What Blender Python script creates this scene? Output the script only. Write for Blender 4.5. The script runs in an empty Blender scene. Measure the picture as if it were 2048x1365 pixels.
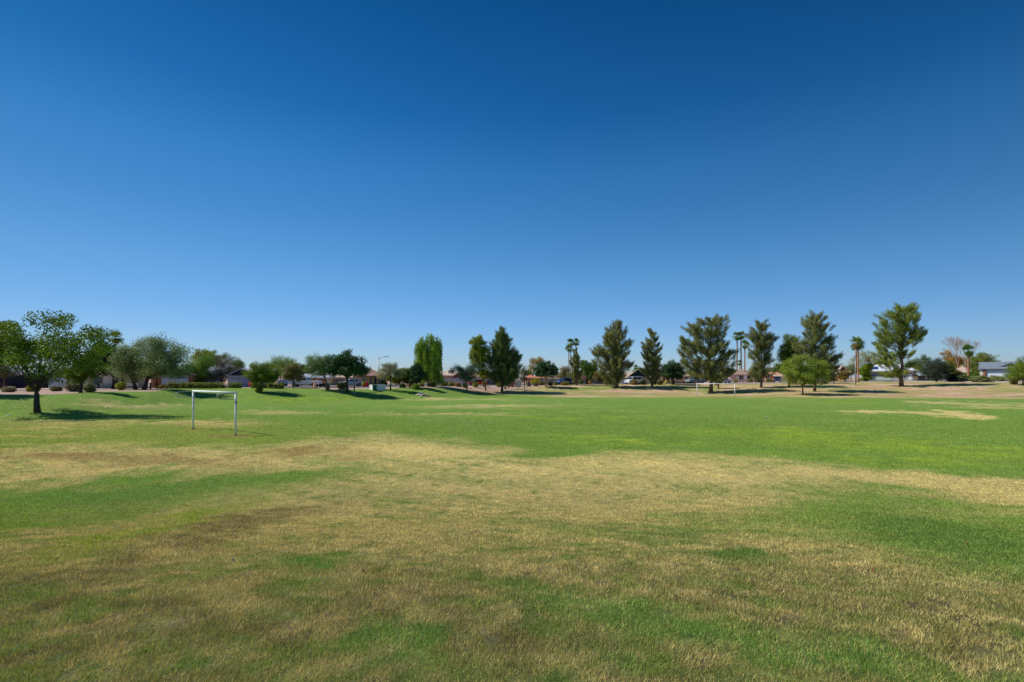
import bpy, math, random
import numpy as np
R = math.radians
scene = bpy.context.scene

# ---------------------------------------------------------------- camera, sky, sun, exposure
CAMZ, HOR, F = 3.4, 755.0, 1000.0            # eye height above the field, horizon row and focal length of the 2048 px photograph
cd = bpy.data.cameras.new("camera"); cam = bpy.data.objects.new("camera", cd); scene.collection.objects.link(cam)
cam.location = (0, 0, CAMZ); cam.rotation_euler = (R(90), 0, 0)
cd.sensor_width = 36; cd.lens = 36*F/2048; cd.shift_y = (HOR-682.5)/2048; cd.clip_start = .05; cd.clip_end = 9000
scene.camera = cam
scene.render.resolution_x, scene.render.resolution_y = 1024, 682

SUN_EL, SUN_AZ = R(46), R(176)               # azimuth: angle of the direction towards the sun, counter-clockwise from +x
w = bpy.data.worlds.new("World"); scene.world = w; w.use_nodes = True
nt = w.node_tree; nt.nodes.clear()
sky = nt.nodes.new("ShaderNodeTexSky"); sky.sky_type = 'NISHITA'; sky.sun_disc = False
sky.sun_elevation = SUN_EL; sky.sun_rotation = R(90)-SUN_AZ
sky.altitude = 350; sky.air_density = 1.0; sky.dust_density = 0.35; sky.ozone_density = 3.2
gam = nt.nodes.new("ShaderNodeGamma"); gam.inputs[1].default_value = 1.0
hsv = nt.nodes.new("ShaderNodeHueSaturation"); hsv.inputs['Saturation'].default_value = 1.12; hsv.inputs['Value'].default_value = 1.0
bg = nt.nodes.new("ShaderNodeBackground"); bg.inputs[1].default_value = 0.088
wo = nt.nodes.new("ShaderNodeOutputWorld")
# the photograph's polarised sky: the physical sky tinted by elevation
tcw = nt.nodes.new("ShaderNodeTexCoord"); sxyz = nt.nodes.new("ShaderNodeSeparateXYZ"); ramp = nt.nodes.new("ShaderNodeValToRGB")
SK = [(0.0, (.86, 1.04, 1.5)), (.10, (.80, 1.10, 1.5)), (.19, (.72, 1.15, 1.42)), (.375, (.37, 1.02, 1.33)), (.46, (.17, .80, 1.16)), (.60, (.07, .59, .92)), (1.0, (.05, .5, .8))]
el = ramp.color_ramp.elements
while len(el) > 2: el.remove(el[-1])
for i, (p_, c_) in enumerate(SK):
    e = el[0] if i == 0 else (el[1] if i == 1 else el.new(p_)); e.position = p_; e.color = tuple(v/1.5 for v in c_)+(1,)
mul = nt.nodes.new("ShaderNodeVectorMath"); mul.operation = 'MULTIPLY'; sc15 = nt.nodes.new("ShaderNodeVectorMath"); sc15.operation = 'SCALE'; sc15.inputs['Scale'].default_value = 1.5
nt.links.new(tcw.outputs['Generated'], sxyz.inputs[0]); nt.links.new(sxyz.outputs['Z'], ramp.inputs[0])
nt.links.new(sky.outputs[0], gam.inputs[0]); nt.links.new(gam.outputs[0], hsv.inputs['Color'])
nt.links.new(hsv.outputs[0], mul.inputs[0]); nt.links.new(ramp.outputs[0], mul.inputs[1]); nt.links.new(mul.outputs[0], sc15.inputs[0])
xx = nt.nodes.new("ShaderNodeMath"); xx.operation = 'MULTIPLY'; nt.links.new(sxyz.outputs['X'], xx.inputs[0]); nt.links.new(sxyz.outputs['X'], xx.inputs[1])
xf = nt.nodes.new("ShaderNodeMapRange"); xf.inputs['From Min'].default_value = 0; xf.inputs['From Max'].default_value = .5; xf.inputs['To Min'].default_value = 1; xf.inputs['To Max'].default_value = .77
nt.links.new(xx.outputs[0], xf.inputs[0]); azm = nt.nodes.new("ShaderNodeVectorMath"); azm.operation = 'SCALE'
nt.links.new(sc15.outputs[0], azm.inputs[0]); nt.links.new(xf.outputs[0], azm.inputs['Scale']); nt.links.new(azm.outputs[0], bg.inputs[0]); nt.links.new(bg.outputs[0], wo.inputs[0])
sd = bpy.data.lights.new("sun", 'SUN'); sd.energy = 4.6; sd.angle = R(0.53); sd.color = (1.0, .955, .88)
so = bpy.data.objects.new("sun", sd); scene.collection.objects.link(so)
from mathutils import Vector
sv = Vector((math.cos(SUN_EL)*math.cos(SUN_AZ), math.cos(SUN_EL)*math.sin(SUN_AZ), math.sin(SUN_EL)))
so.rotation_euler = sv.to_track_quat('Z', 'Y').to_euler()
scene.view_settings.view_transform = 'Standard'; scene.view_settings.look = 'None'
scene.view_settings.exposure = 0.0; scene.view_settings.gamma = 1.0

# ---------------------------------------------------------------- helpers
C = scene.collection
rng = np.random.default_rng(11); random.seed(5)

def lin(r, g, b, k=1.0):
    f = lambda c: ((c/255+.055)/1.055)**2.4 if c > 10 else c/255/12.92
    return (f(r)*k, f(g)*k, f(b)*k)

def hash2(ix, iy, s):
    n = (ix.astype(np.int64)*374761393 + iy.astype(np.int64)*668265263 + s*1442695041) & 0x7fffffff
    n = ((n ^ (n >> 13))*1274126177) & 0x7fffffff
    return ((n ^ (n >> 16)) & 0xffff)/65535.0
def vnoise(x, y, s=0):
    x = np.asarray(x, float); y = np.asarray(y, float)
    ix = np.floor(x); iy = np.floor(y); fx = x-ix; fy = y-iy
    fx = fx*fx*(3-2*fx); fy = fy*fy*(3-2*fy)
    a = hash2(ix, iy, s); b = hash2(ix+1, iy, s); c = hash2(ix, iy+1, s); d = hash2(ix+1, iy+1, s)
    return (a*(1-fx)+b*fx)*(1-fy)+(c*(1-fx)+d*fx)*fy
def fbm(x, y, s=0, o=4):
    t = 0; a = 1; n = 0
    for i in range(o):
        t = t+a*vnoise(np.asarray(x)*2**i+i*17.3, np.asarray(y)*2**i-i*9.1, s+i); n += a; a *= .55
    return t/n
def sstep(a, b, x):
    t = np.clip((x-a)/(b-a), 0, 1); return t*t*(3-2*t)

# ---------------------------------------------------------------- terrain
COLS  = [-900, 0, 160, 300, 400, 520, 700, 850, 1000, 1230, 1420, 1600, 1800, 2040, 3000]
TOED  = [30, 38, 40, 50, 60, 62, 75, 82, 103, 107, 109, 96, 94, 90, 80]
TOPD  = [44, 50, 54, 66, 80, 83, 88, 100, 121, 128, 131, 130, 135, 120, 110]
TOPZ  = [1.7, 1.65, 1.62, 1.62, 1.62, 1.6, 1.32, 1.45, 1.35, 1.5, 1.6, 1.9, 2.25, 2.1, 2.1]
FARD  = [80, 80, 80, 85, 95, 95, 107, 115, 140, 145, 150, 160, 150, 138, 130]
FARZ  = [1.6, 1.6, 1.6, 1.6, 1.6, 1.6, 1.6, 1.7, 1.5, 1.5, 1.6, 1.9, 2.4, 2.75, 2.8]
def gh(x, y):
    x = np.asarray(x, float); y = np.asarray(y, float)
    u = np.clip(1024+1000*x/np.maximum(y, 8.0), -900, 3000)
    toe, top, tz, fd, fz = [np.interp(u, COLS, t) for t in (TOED, TOPD, TOPZ, FARD, FARZ)]
    field = -0.3*sstep(45, 90, y)
    field = field+0.05*(fbm(x/14, y/14, 3, 2)-.5)*sstep(5, 20, y)
    z = field+(tz-field)*sstep(toe, top, y)
    z = z+(fz-tz)*sstep(top, fd, y)
    near = 1.72-1.72*sstep(1.0, 15.0+.05*x, y)
    near = near*np.where(y < 20, 1, 0)
    z = z+near+0.03*(fbm(x/1.6, y/1.6, 8, 2)-.5)
    return z
def to_px(x, y, z):
    yy = np.maximum(y, .5)
    return 1024+1000*x/yy, HOR+1000*(CAMZ-z)/yy
def hit(px, py):
    D = np.geomspace(2, 400, 4000); x = (px-1024)/1000*D
    d = (CAMZ-(py-HOR)/1000*D)-gh(x, D)
    k = np.argmax(d < 0)
    return float(D[k]) if d.min() < 0 else 150.0
def P(px, py, D): return ((px-1024)/1000*D, D, CAMZ-(py-HOR)/1000*D)
def G(px, D):
    x = (px-1024)/1000*D; return (x, D, float(gh(x, D)))

# ---------------------------------------------------------------- lawn colours (what the grass itself is: lush, yellowed, dead)
def soft_poly(px, py, pts, soft, ax=7.0):
    X = px/ax; Y = py; d = np.full(px.shape, 1e9); inside = np.zeros(px.shape, bool)
    n = len(pts)
    for i in range(n):
        x0, y0 = pts[i][0]/ax, pts[i][1]; x1, y1 = pts[(i+1) % n][0]/ax, pts[(i+1) % n][1]
        dx, dy = x1-x0, y1-y0
        t = np.clip(((X-x0)*dx+(Y-y0)*dy)/(dx*dx+dy*dy+1e-9), 0, 1)
        d = np.minimum(d, np.hypot(X-x0-t*dx, Y-y0-t*dy))
        cr = ((y0 > Y) != (y1 > Y)) & (X < (x1-x0)*(Y-y0)/(y1-y0+1e-12)+x0)
        inside ^= cr
    s = np.where(inside, d, -d)
    return sstep(-soft, soft, s)
def soft_ell(px, py, cx, cy, rx, ry, rot=0, k=.8):
    c, s = math.cos(R(rot)), math.sin(R(rot))
    dx, dy = px-cx, py-cy
    r = np.hypot((dx*c+dy*s)/rx, (-dx*s+dy*c)/ry)
    return 1-sstep(1-k, 1+k*.6, r)
LUSH = np.array(lin(118, 149, 64)); DEEP = np.array(lin(92, 132, 56)); PALE = np.array(lin(142, 156, 88))
YEL = np.array(lin(150, 172, 54)); TAN = np.array(lin(208, 192, 130)); BRN = np.array(lin(142, 118, 72))
OLV = np.array(lin(128, 130, 72)); DIRT = np.array(lin(200, 160, 132)); STRAW = np.array(lin(178, 164, 104))
GRAV = np.array(lin(186, 158, 142)); SOIL = np.array(lin(84, 77, 72))
FORE = [(-400, 905), (0, 899), (180, 890), (330, 893), (500, 897), (640, 882), (775, 871), (860, 884), (985, 892), (1000, 897), (950, 913), (1030, 921),
        (1180, 917), (1300, 907), (1420, 914), (1600, 931), (1750, 943), (1900, 953), (2048, 962), (2600, 990), (2600, 4000), (-600, 4000)]
WEDGE_L = [(-500, 985), (0, 964), (200, 947), (420, 936), (600, 928), (690, 926), (720, 940), (640, 968), (520, 985), (380, 1015), (230, 1040), (100, 1055), (0, 1063), (-500, 1090)]
WEDGE_R = [(1600, 962), (1700, 960), (1780, 966), (1880, 980), (1960, 1001), (2048, 1016), (2600, 1080), (2600, 1300), (2060, 1165), (1900, 1125), (1760, 1085), (1560, 1062), (1330, 1062), (1150, 1075), (1480, 1030), (1580, 990)]
BANK = [(1010, 789.5), (1120, 795), (1400, 794), (1640, 795.5), (2048, 798), (2700, 802), (2700, 755), (900, 755), (930, 781)]
def grass_mix(x, y, z):
    """albedo rgb, dryness 0..1"""
    px, py = to_px(x, y, z)
    sc = np.clip((py-HOR)/150, .03, 1.6)
    n1 = fbm(x/5.0, y/5.0, 21, 4)-.5; n2 = fbm(x/1.1, y/1.1, 31, 4)-.5; n3 = fbm(x/.35, y/.35, 41, 3)-.5; n4 = fbm(x/18, y/18, 51, 3)-.5
    qx = px+n1*110*sc; qy = py+(n1*24+n2*26)*sc
    st = fbm((x*.55+y*.83)/.45, (x*.83-y*.55)/3.5, 77, 3)-.5
    col = LUSH[None]*np.ones((x.size, 1)); dry = np.zeros(x.size)
    def lay(m, c, dv=None):
        nonlocal col, dry
        m = np.clip(m, 0, 1)
        col = col*(1-m[:, None])+np.asarray(c)[None]*m[:, None]
        if dv is not None: dry = dry*(1-m)+dv*m
    lay(sstep(-.05, .3, n4+n1*.3)*.55, DEEP); lay(sstep(.02, .3, n1)*.30, PALE)
    lay(sstep(.0, .25, -n1+n4*.5)*.22*(py < 890), PALE)
    for e in [(1260, 888, 170, 7, 1), (1560, 868, 260, 10, 2), (1760, 893, 330, 14, 2.5), (1800, 925, 260, 7, 3), (1990, 915, 120, 10, 0), (1690, 806, 70, 3, 0),
              (1150, 873, 130, 4, 0), (180, 894, 260, 6, 0), (1130, 838, 200, 4, 0), (600, 800, 140, 6, 0)]:
        lay(soft_ell(qx, qy, *e)*(.45+1.5*n2)*.95, YEL, .05)
    for e in [(230, 846, 260, 5, 0), (430, 849, 120, 6, 0), (80, 856, 150, 5, 0), (560, 826, 90, 4.5, 0), (330, 812, 60, 3, 0), (60, 872, 120, 4, 0), (900, 799, 120, 2.5, 0),
              (880, 830, 180, 3, 0), (980, 813, 160, 2.5, 0), (210, 805, 40, 5, 5), (250, 815, 90, 4, 2)]:
        lay(soft_ell(qx, qy, *e)*(.72+1.2*n2), TAN*.92, .8)
    lay(sstep(.02, .3, n4*.7+n2*.5+n1*.3)*.38*(py < 900), np.array(lin(164, 168, 84)), .3)
    lay(soft_ell(px, py, 200, 872, 560, 30, 0)*.34, np.array(lin(176, 170, 84)), .4)
    lay(soft_poly(qx, qy, [(1660, 821), (1800, 822.5), (1920, 823), (1985, 832), (2010, 838), (1960, 839), (1850, 830), (1700, 826)], 1.6)*.95, TAN, 1)
    lay(soft_poly(qx, qy, [(1815, 804), (1940, 806), (2100, 809), (2100, 812.5), (1960, 810), (1820, 807)], .9)*.85, TAN*.9, 1)
    lay(soft_poly(qx, qy, [(1810, 812), (2100, 813.5), (2100, 817), (1930, 815)], .8)*.85, TAN*.9, 1)
    # foreground: dormant grass
    f = soft_poly(qx, qy, FORE, 11)
    tmix = sstep(1010, 1190, qy+n2*60)
    base = TAN[None]*(1-tmix[:, None])+OLV[None]*tmix[:, None]
    col = col*(1-f[:, None])+base*f[:, None]; dry = dry*(1-f)+f*(.84-.34*tmix)
    g = f*sstep(-.02, .26, n1*.4+n2*.6+n3*.7+st*.5)
    lay(g*(.3+.4*tmix), LUSH*.86, .3); lay(f*sstep(.0, .25, st+.3*n2)*(.30+.25*tmix), LUSH*.9, .35); lay(f*sstep(.05, .3, -st-.3*n2)*.4, TAN*.97, .85); lay(f*sstep(-.1, .25, n1*.6-n2*.6+st*.4)*(1-tmix)*.42, PALE*1.02, .5)
    lay(f*sstep(.06, .3, -n1*.3-n2*.6-n3*.7)*tmix*.4, BRN, .9); lay(f*sstep(.17, .26, n3+n2*.25)*.6, DEEP*.62, .1)
    n5 = fbm(x/.28, y/.28, 45, 3)-.5; lay(f*sstep(.02, .2, n5+n2*.4)*(.2+.4*tmix), LUSH*.85, .3); lay(f*sstep(.02, .2, -n5)*.35, TAN*.95, .9)
    lay(f*sstep(.05, .3, n2*.9-n1*.6)*(1-tmix)*.35, PALE, .55)
    for e in [(210, 916, 300, 10, 1), (640, 905, 160, 8, 0)]: lay(soft_ell(qx, qy, *e)*(.75+n2), BRN*1.1, 1)
    for e in [(840, 905, 150, 14, 0), (1120, 950, 180, 14, 0), (1400, 945, 260, 14, 4)]: lay(soft_ell(qx, qy, *e)*(.7+n2), TAN*1.06, 1)
    for e in [(540, 1030, 170, 15, -8), (400, 1065, 190, 20, -14), (270, 1110, 160, 18, -15), (60, 1140, 120, 18, 0), (520, 1240, 110, 40, 30)]:
        lay(soft_ell(qx, qy, *e)*(.50+1.8*n2+st), BRN*.85, .95)
    for e in [(180, 1085, 190, 20, -14), (420, 1025, 200, 14, -14)]: lay(soft_ell(qx, qy, *e)*(.6+n2), YEL*.85, .35)
    lay(soft_poly(qx, qy, WEDGE_L, 12)*(.92+.5*n2), LUSH*.95, .08); lay(soft_ell(qx, qy, 180, 985, 420, 16, -4)*.6, DEEP, .02)
    lay(soft_poly(qx, qy, WEDGE_R, 24)*(.9+.6*n2), LUSH*.95, .1)
    lay(soft_poly(px+n1*30, py+n2*16+n1*8, [(1560, 930), (1750, 944), (2048, 963), (2600, 990), (2600, 1075), (2048, 1013), (1950, 998), (1860, 976), (1750, 963), (1600, 955)], 6)*.85, TAN, .92)
    for e in [(1950, 1095, 230, 50, 8), (1840, 1060, 160, 26, 8), (1300, 1065, 160, 9, 4), (1420, 1105, 170, 12, 8)]: lay(soft_ell(qx, qy, *e)*(.85+n2), DEEP*.8, .03)
    for e in [(640, 1140, 190, 34, 12), (1330, 1255, 200, 30, 12), (1080, 1190, 160, 20, 8), (900, 1300, 260, 60, 8), (60, 1240, 120, 60, 0), (300, 1230, 100, 30, 0), (1700, 1310, 200, 40, 0), (1560, 1190, 160, 18, 6)]:
        lay(soft_ell(qx, qy, *e)*(.24+1.0*n2+1.2*st+1.8*n3), DEEP*1.12, .3)
    for e in [(462, 872.5, 46, 3.5, 0), (386, 860, 22, 2.5, 0), (1430, 795, 40, 1.6, 0)]: lay(soft_ell(px, py, *e)*(.6+1.5*n2), BRN*1.15, 1)
    # far dry bank
    lay(soft_poly(px+n1*120*.1, py+n1*5+n2*1.2, BANK, 1.6), STRAW, 1)
    bk = soft_poly(px, py, BANK, 1)
    lay(bk*sstep(-.05, .2, n1+n2*.5)*.7, np.array(lin(142, 150, 78)), .8)
    for e in [(1230, 788, 170, 2, 0), (1170, 778, 100, 3, 0), (1960, 773, 40, 4.5, 0), (1410, 779, 28, 6, 0), (1785, 787, 32, 2.5, 0), (1060, 790, 60, 3, 0)]: lay(soft_ell(qx, py+n2*2, *e)*.8, LUSH*.95, .1)
    for e in [(1690, 783, 90, 5, 0), (1900, 781, 150, 6, 2), (1270, 786, 90, 4, 0), (1330, 783, 80, 3.5, 0), (1980, 791, 130, 4, 0), (990, 783, 60, 5, 0), (1560, 786, 60, 4, 0), (1800, 789, 120, 3.5, 0)]:
        lay(soft_ell(qx, py+n2*5, *e)*(.62+1.8*n2), DIRT, 1)
    nb = fbm(x/5, y/2.2, 151, 4)-.5; lay(bk*sstep(.0, .12, nb)*.75, DIRT, 1); lay(bk*sstep(.04, .16, -nb)*.6, np.array(lin(132, 146, 74)), .5); lay(bk*sstep(.10, .2, nb)*.5, np.array(lin(222, 194, 164)), 1)
    lay(bk*sstep(.0, .22, n2*.8-n1*.7)*.4, np.array(lin(156, 136, 94)), 1)
    lay(bk*sstep(.06, .25, n1*.6-n2)*.3, np.array(lin(214, 190, 150)), 1)
    # decomposed granite around the houses
    gy = np.interp(px, [-900, 0, 110, 160, 210, 310, 335, 450, 600, 690, 740, 860, 930, 1000, 1060, 1110, 1250, 1420, 1540, 1700, 1880, 2048, 3000],
                       [790, 790, 790, 786, 783.5, 783, 778, 776.5, 776.5, 780, 778, 776, 779, 782, 776, 769, 769, 769, 768, 764, 764.5, 766.5, 767])
    lay(sstep(-.5, .5, gy-py+n2*1.5-n1), GRAV, 1.5)
    tint = 1+.22*n2+.18*n3+.10*n4
    return col*tint[:, None], dry
GSC = 0.95

# ---------------------------------------------------------------- mesh plumbing
def mesh_np(name, V, Fq, col=None, mat=None, smooth=False, parent=None, loc=(0, 0, 0)):
    """V (n,3); Fq (m,k) with k 3 or 4"""
    V = np.asarray(V, np.float32)-np.asarray(loc, np.float32); Fq = np.asarray(Fq, np.int32)
    me = bpy.data.meshes.new(name); m, k = Fq.shape
    me.vertices.add(len(V)); me.vertices.foreach_set("co", V.ravel())
    me.loops.add(m*k); me.loops.foreach_set("vertex_index", Fq.ravel())
    me.polygons.add(m); me.polygons.foreach_set("loop_start", np.arange(0, m*k, k, dtype=np.int32))
    try: me.polygons.foreach_set("loop_total", np.full(m, k, np.int32))
    except Exception: pass
    if smooth: me.polygons.foreach_set("use_smooth", np.ones(m, bool))
    me.update(calc_edges=True)
    if col is not None:
        a = me.color_attributes.new("Col", 'FLOAT_COLOR', 'POINT')
        c4 = np.ones((len(V), 4), np.float32); c4[:, :3] = col; a.data.foreach_set("color", c4.ravel())
    if mat: me.materials.append(mat)
    o = bpy.data.objects.new(name, me); C.objects.link(o)
    if parent is not None: o.parent = parent
    else: o.location = loc
    return o
class MB:
    """collects simple shapes into one mesh"""
    def __init__(s): s.v = []; s.f = []
    def add(s, vs, fs):
        b = len(s.v); s.v += [tuple(map(float, v)) for v in vs]; s.f += [tuple(i+b for i in f) for f in fs]; return s
    def box(s, x0, y0, z0, x1, y1, z1):
        return s.add([(x0, y0, z0), (x1, y0, z0), (x1, y1, z0), (x0, y1, z0), (x0, y0, z1), (x1, y0, z1), (x1, y1, z1), (x0, y1, z1)],
                     [(0, 3, 2, 1), (4, 5, 6, 7), (0, 1, 5, 4), (1, 2, 6, 5), (2, 3, 7, 6), (3, 0, 4, 7)])
    def tube(s, pts, rad, n=7, cap=True):
        pts = [Vector(p) for p in pts]; rings = []; pa = None
        for i, p in enumerate(pts):
            d = (pts[min(i+1, len(pts)-1)]-pts[max(i-1, 0)]).normalized()
            a = d.cross(Vector((.3, 1, .2))).normalized() if abs(d.y) < .9 else d.cross(Vector((1, 0, 0))).normalized()
            if pa is not None:
                q_ = pa-d*pa.dot(d); a = q_.normalized() if q_.length > .1 else a
            pa = a; b = d.cross(a); r = rad[i] if hasattr(rad, '__len__') else rad
            rings.append([p+(a*math.cos(t)+b*math.sin(t))*r for t in [2*math.pi*k/n for k in range(n)]])
        vs = [q for r_ in rings for q in r_]; fs = []
        for i in range(len(rings)-1):
            for k in range(n): fs.append((i*n+k, i*n+(k+1) % n, (i+1)*n+(k+1) % n, (i+1)*n+k))
        if cap: fs += [tuple(range(n))[::-1], tuple((len(rings)-1)*n+k for k in range(n))]
        return s.add(vs, fs)
    def prism(s, prof, y0, y1, axis='y', inset=None):
        """profile polygon (a,z) extruded along y"""
        n = len(prof); vs = [(a, y0, z) for a, z in prof]+[(a, y1, z) for a, z in prof]
        return s.add(vs, [tuple(range(n)), tuple(range(2*n-1, n-1, -1))]+[(i, i+n, (i+1) % n+n, (i+1) % n) for i in range(n)])
    def ball(s, c, r, n=8, m=5, jit=0):
        vs = [(c[0], c[1], c[2]-r[2])]; fs = []
        for i in range(1, m):
            ph = -math.pi/2+math.pi*i/m
            for k in range(n):
                t = 2*math.pi*k/n; q = 1+random.uniform(-jit, jit)
                vs.append((c[0]+r[0]*q*math.cos(ph)*math.cos(t), c[1]+r[1]*q*math.cos(ph)*math.sin(t), c[2]+r[2]*q*math.sin(ph)))
        vs.append((c[0], c[1], c[2]+r[2])); L = len(vs)-1
        for k in range(n):
            fs.append((0, 1+(k+1) % n, 1+k)); fs.append((L, 1+(m-2)*n+k, 1+(m-2)*n+(k+1) % n))
            for i in range(m-2): a = 1+i*n; fs.append((a+k, a+(k+1) % n, a+n+(k+1) % n, a+n+k))
        return s.add(vs, fs)
    def build(s, name, mat, parent=None, loc=(0, 0, 0), smooth=False, bevel=0):
        lx, ly, lz = loc
        me = bpy.data.meshes.new(name); me.from_pydata([(a-lx, b-ly, c-lz) for a, b, c in s.v], [], s.f); me.update()
        if smooth: me.polygons.foreach_set("use_smooth", np.ones(len(me.polygons), bool))
        me.materials.append(mat)
        o = bpy.data.objects.new(name, me); C.objects.link(o)
        if parent is not None: o.parent = parent
        else: o.location = loc
        if bevel:
            b = o.modifiers.new("bevel", 'BEVEL'); b.width = bevel; b.segments = 2; b.limit_method = 'ANGLE'
        return o
def tag(o, label, cat, group=None):
    o['label'] = label; o['category'] = cat
    if group: o['group'] = group
    return o
def thing(name, label, cat, loc, group=None):
    o = bpy.data.objects.new(name, None); C.objects.link(o); o.location = loc; o.empty_display_size = .3
    return tag(o, label, cat, group)

# ---------------------------------------------------------------- materials
def new_mat(name):
    m = bpy.data.materials.new(name); m.use_nodes = True; t = m.node_tree; t.nodes.clear(); return m, t
MC = {}
def pm(rgb, rough=.75, var=.18, scale=1.2, bump=.25, metal=0.0, spec=.3, stretch=None, name='surface'):
    key = (tuple(rgb), rough, var, scale, bump, metal, spec, stretch)
    if key in MC: return MC[key]
    m, t = new_mat(name); N = t.nodes; L = t.links
    tc = N.new('ShaderNodeTexCoord'); mp = N.new('ShaderNodeMapping'); L.new(tc.outputs['Object'], mp.inputs[0])
    if stretch: mp.inputs['Scale'].default_value = stretch
    no = N.new('ShaderNodeTexNoise'); no.inputs['Scale'].default_value = scale; no.inputs['Detail'].default_value = 6; L.new(mp.outputs[0], no.inputs['Vector'])
    no2 = N.new('ShaderNodeTexNoise'); no2.inputs['Scale'].default_value = scale*9; no2.inputs['Detail'].default_value = 3; L.new(mp.outputs[0], no2.inputs['Vector'])
    mix = N.new('ShaderNodeMix'); mix.data_type = 'FLOAT'; mix.inputs[0].default_value = .45
    L.new(no.outputs['Fac'], mix.inputs[2]); L.new(no2.outputs['Fac'], mix.inputs[3])
    rp = N.new('ShaderNodeMapRange'); rp.inputs['From Min'].default_value = .3; rp.inputs['From Max'].default_value = .7
    rp.inputs['To Min'].default_value = 1-var; rp.inputs['To Max'].default_value = 1+var; L.new(mix.outputs[0], rp.inputs[0])
    vm = N.new('ShaderNodeVectorMath'); vm.operation = 'SCALE'; vm.inputs[0].default_value = rgb; L.new(rp.outputs[0], vm.inputs['Scale'])
    bs = N.new('ShaderNodeBsdfPrincipled'); bs.inputs['Roughness'].default_value = rough; bs.inputs['Metallic'].default_value = metal
    bs.inputs['Specular IOR Level'].default_value = spec
    L.new(vm.outputs[0], bs.inputs['Base Color'])
    if bump:
        bp = N.new('ShaderNodeBump'); bp.inputs['Strength'].default_value = bump; bp.inputs['Distance'].default_value = .03
        L.new(no2.outputs['Fac'], bp.inputs['Height']); L.new(bp.outputs[0], bs.inputs['Normal'])
    o = N.new('ShaderNodeOutputMaterial'); L.new(bs.outputs[0], o.inputs[0])
    MC[key] = m; return m
def leaf_mat(trans=.35, rough=.6, spec=.16):
    m, t = new_mat('foliage'); N = t.nodes; L = t.links
    at = N.new('ShaderNodeAttribute'); at.attribute_name = 'Col'
    bs = N.new('ShaderNodeBsdfPrincipled'); bs.inputs['Roughness'].default_value = rough; bs.inputs['Specular IOR Level'].default_value = spec
    L.new(at.outputs['Color'], bs.inputs['Base Color'])
    tr = N.new('ShaderNodeBsdfTranslucent'); hs = N.new('ShaderNodeHueSaturation'); hs.inputs['Saturation'].default_value = 1.15; hs.inputs['Value'].default_value = 1.25
    hs.inputs['Hue'].default_value = .485
    L.new(at.outputs['Color'], hs.inputs['Color']); L.new(hs.outputs[0], tr.inputs[0])
    mx = N.new('ShaderNodeMixShader'); mx.inputs[0].default_value = trans; L.new(bs.outputs[0], mx.inputs[1]); L.new(tr.outputs[0], mx.inputs[2])
    o = N.new('ShaderNodeOutputMaterial'); L.new(mx.outputs[0], o.inputs[0]); return m
LEAF = leaf_mat(.22); BLADE = leaf_mat(.25, .55, .2)
BARK = pm(lin(112, 92, 76), .95, .35, 3, .8, name='bark'); BARKD = pm(lin(74, 62, 54), .95, .35, 3, .8, name='dark bark')
BARKL = pm(lin(158, 132, 112), .95, .3, 3, .8, name='pale bark'); PALMB = pm(lin(150, 112, 84), .95, .3, 3, .8, stretch=(1, 1, 4), name='palm bark')
WHITE = pm(lin(226, 226, 222), .5, .06, 2, .05, name='white paint'); OFFW = pm(lin(205, 200, 190), .7, .1, 2, .1, name='off-white')
STEEL = pm(lin(150, 155, 158), .45, .12, 4, .05, metal=.4, name='galvanised steel'); DARKM = pm(lin(40, 42, 44), .5, .15, 4, .05, name='dark metal')
RUBBER = pm(lin(28, 28, 29), .9, .1, 4, .05, name='rubber'); GLASS = pm(lin(28, 36, 44), .08, .05, 1, 0, spec=.8, name='dark glass')
CONC = pm(lin(196, 188, 176), .9, .12, .8, .2, name='concrete'); ASPH = pm(lin(96, 94, 94), .9, .15, .6, .3, name='asphalt')

# ground material: the lawn colours are an attribute of the sheet, fine tone and relief come from noise in metres
def ground_mat():
    m, t = new_mat('park ground'); N = t.nodes; L = t.links
    at = N.new('ShaderNodeAttribute'); at.attribute_name = 'Col'; tc = N.new('ShaderNodeTexCoord')
    outs = []
    for s, d in ((3.2, 5), (38, 4), (150, 2)):
        n = N.new('ShaderNodeTexNoise'); n.inputs['Scale'].default_value = s; n.inputs['Detail'].default_value = d; n.inputs['Roughness'].default_value = .65
        L.new(tc.outputs['Object'], n.inputs['Vector']); outs.append(n)
    ad = N.new('ShaderNodeMath'); ad.operation = 'ADD'; L.new(outs[0].outputs[0], ad.inputs[0]); L.new(outs[1].outputs[0], ad.inputs[1])
    rp = N.new('ShaderNodeMapRange'); rp.inputs['From Min'].default_value = .75; rp.inputs['From Max'].default_value = 1.25; rp.inputs['To Min'].default_value = .62; rp.inputs['To Max'].default_value = 1.38
    L.new(ad.outputs[0], rp.inputs[0])
    vm = N.new('ShaderNodeVectorMath'); vm.operation = 'SCALE'; L.new(at.outputs['Color'], vm.inputs[0]); L.new(rp.outputs[0], vm.inputs['Scale'])
    bs = N.new('ShaderNodeBsdfPrincipled'); bs.inputs['Roughness'].default_value = 1; bs.inputs['Specular IOR Level'].default_value = .08
    L.new(vm.outputs[0], bs.inputs['Base Color'])
    b1 = N.new('ShaderNodeBump'); b1.inputs['Strength'].default_value = .6; b1.inputs['Distance'].default_value = .05; L.new(outs[1].outputs[0], b1.inputs['Height'])
    b2 = N.new('ShaderNodeBump'); b2.inputs['Strength'].default_value = .5; b2.inputs['Distance'].default_value = .012; L.new(outs[2].outputs[0], b2.inputs['Height']); L.new(b1.outputs[0], b2.inputs['Normal'])
    L.new(b2.outputs[0], bs.inputs['Normal'])
    o = N.new('ShaderNodeOutputMaterial'); L.new(bs.outputs[0], o.inputs[0]); return m

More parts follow.
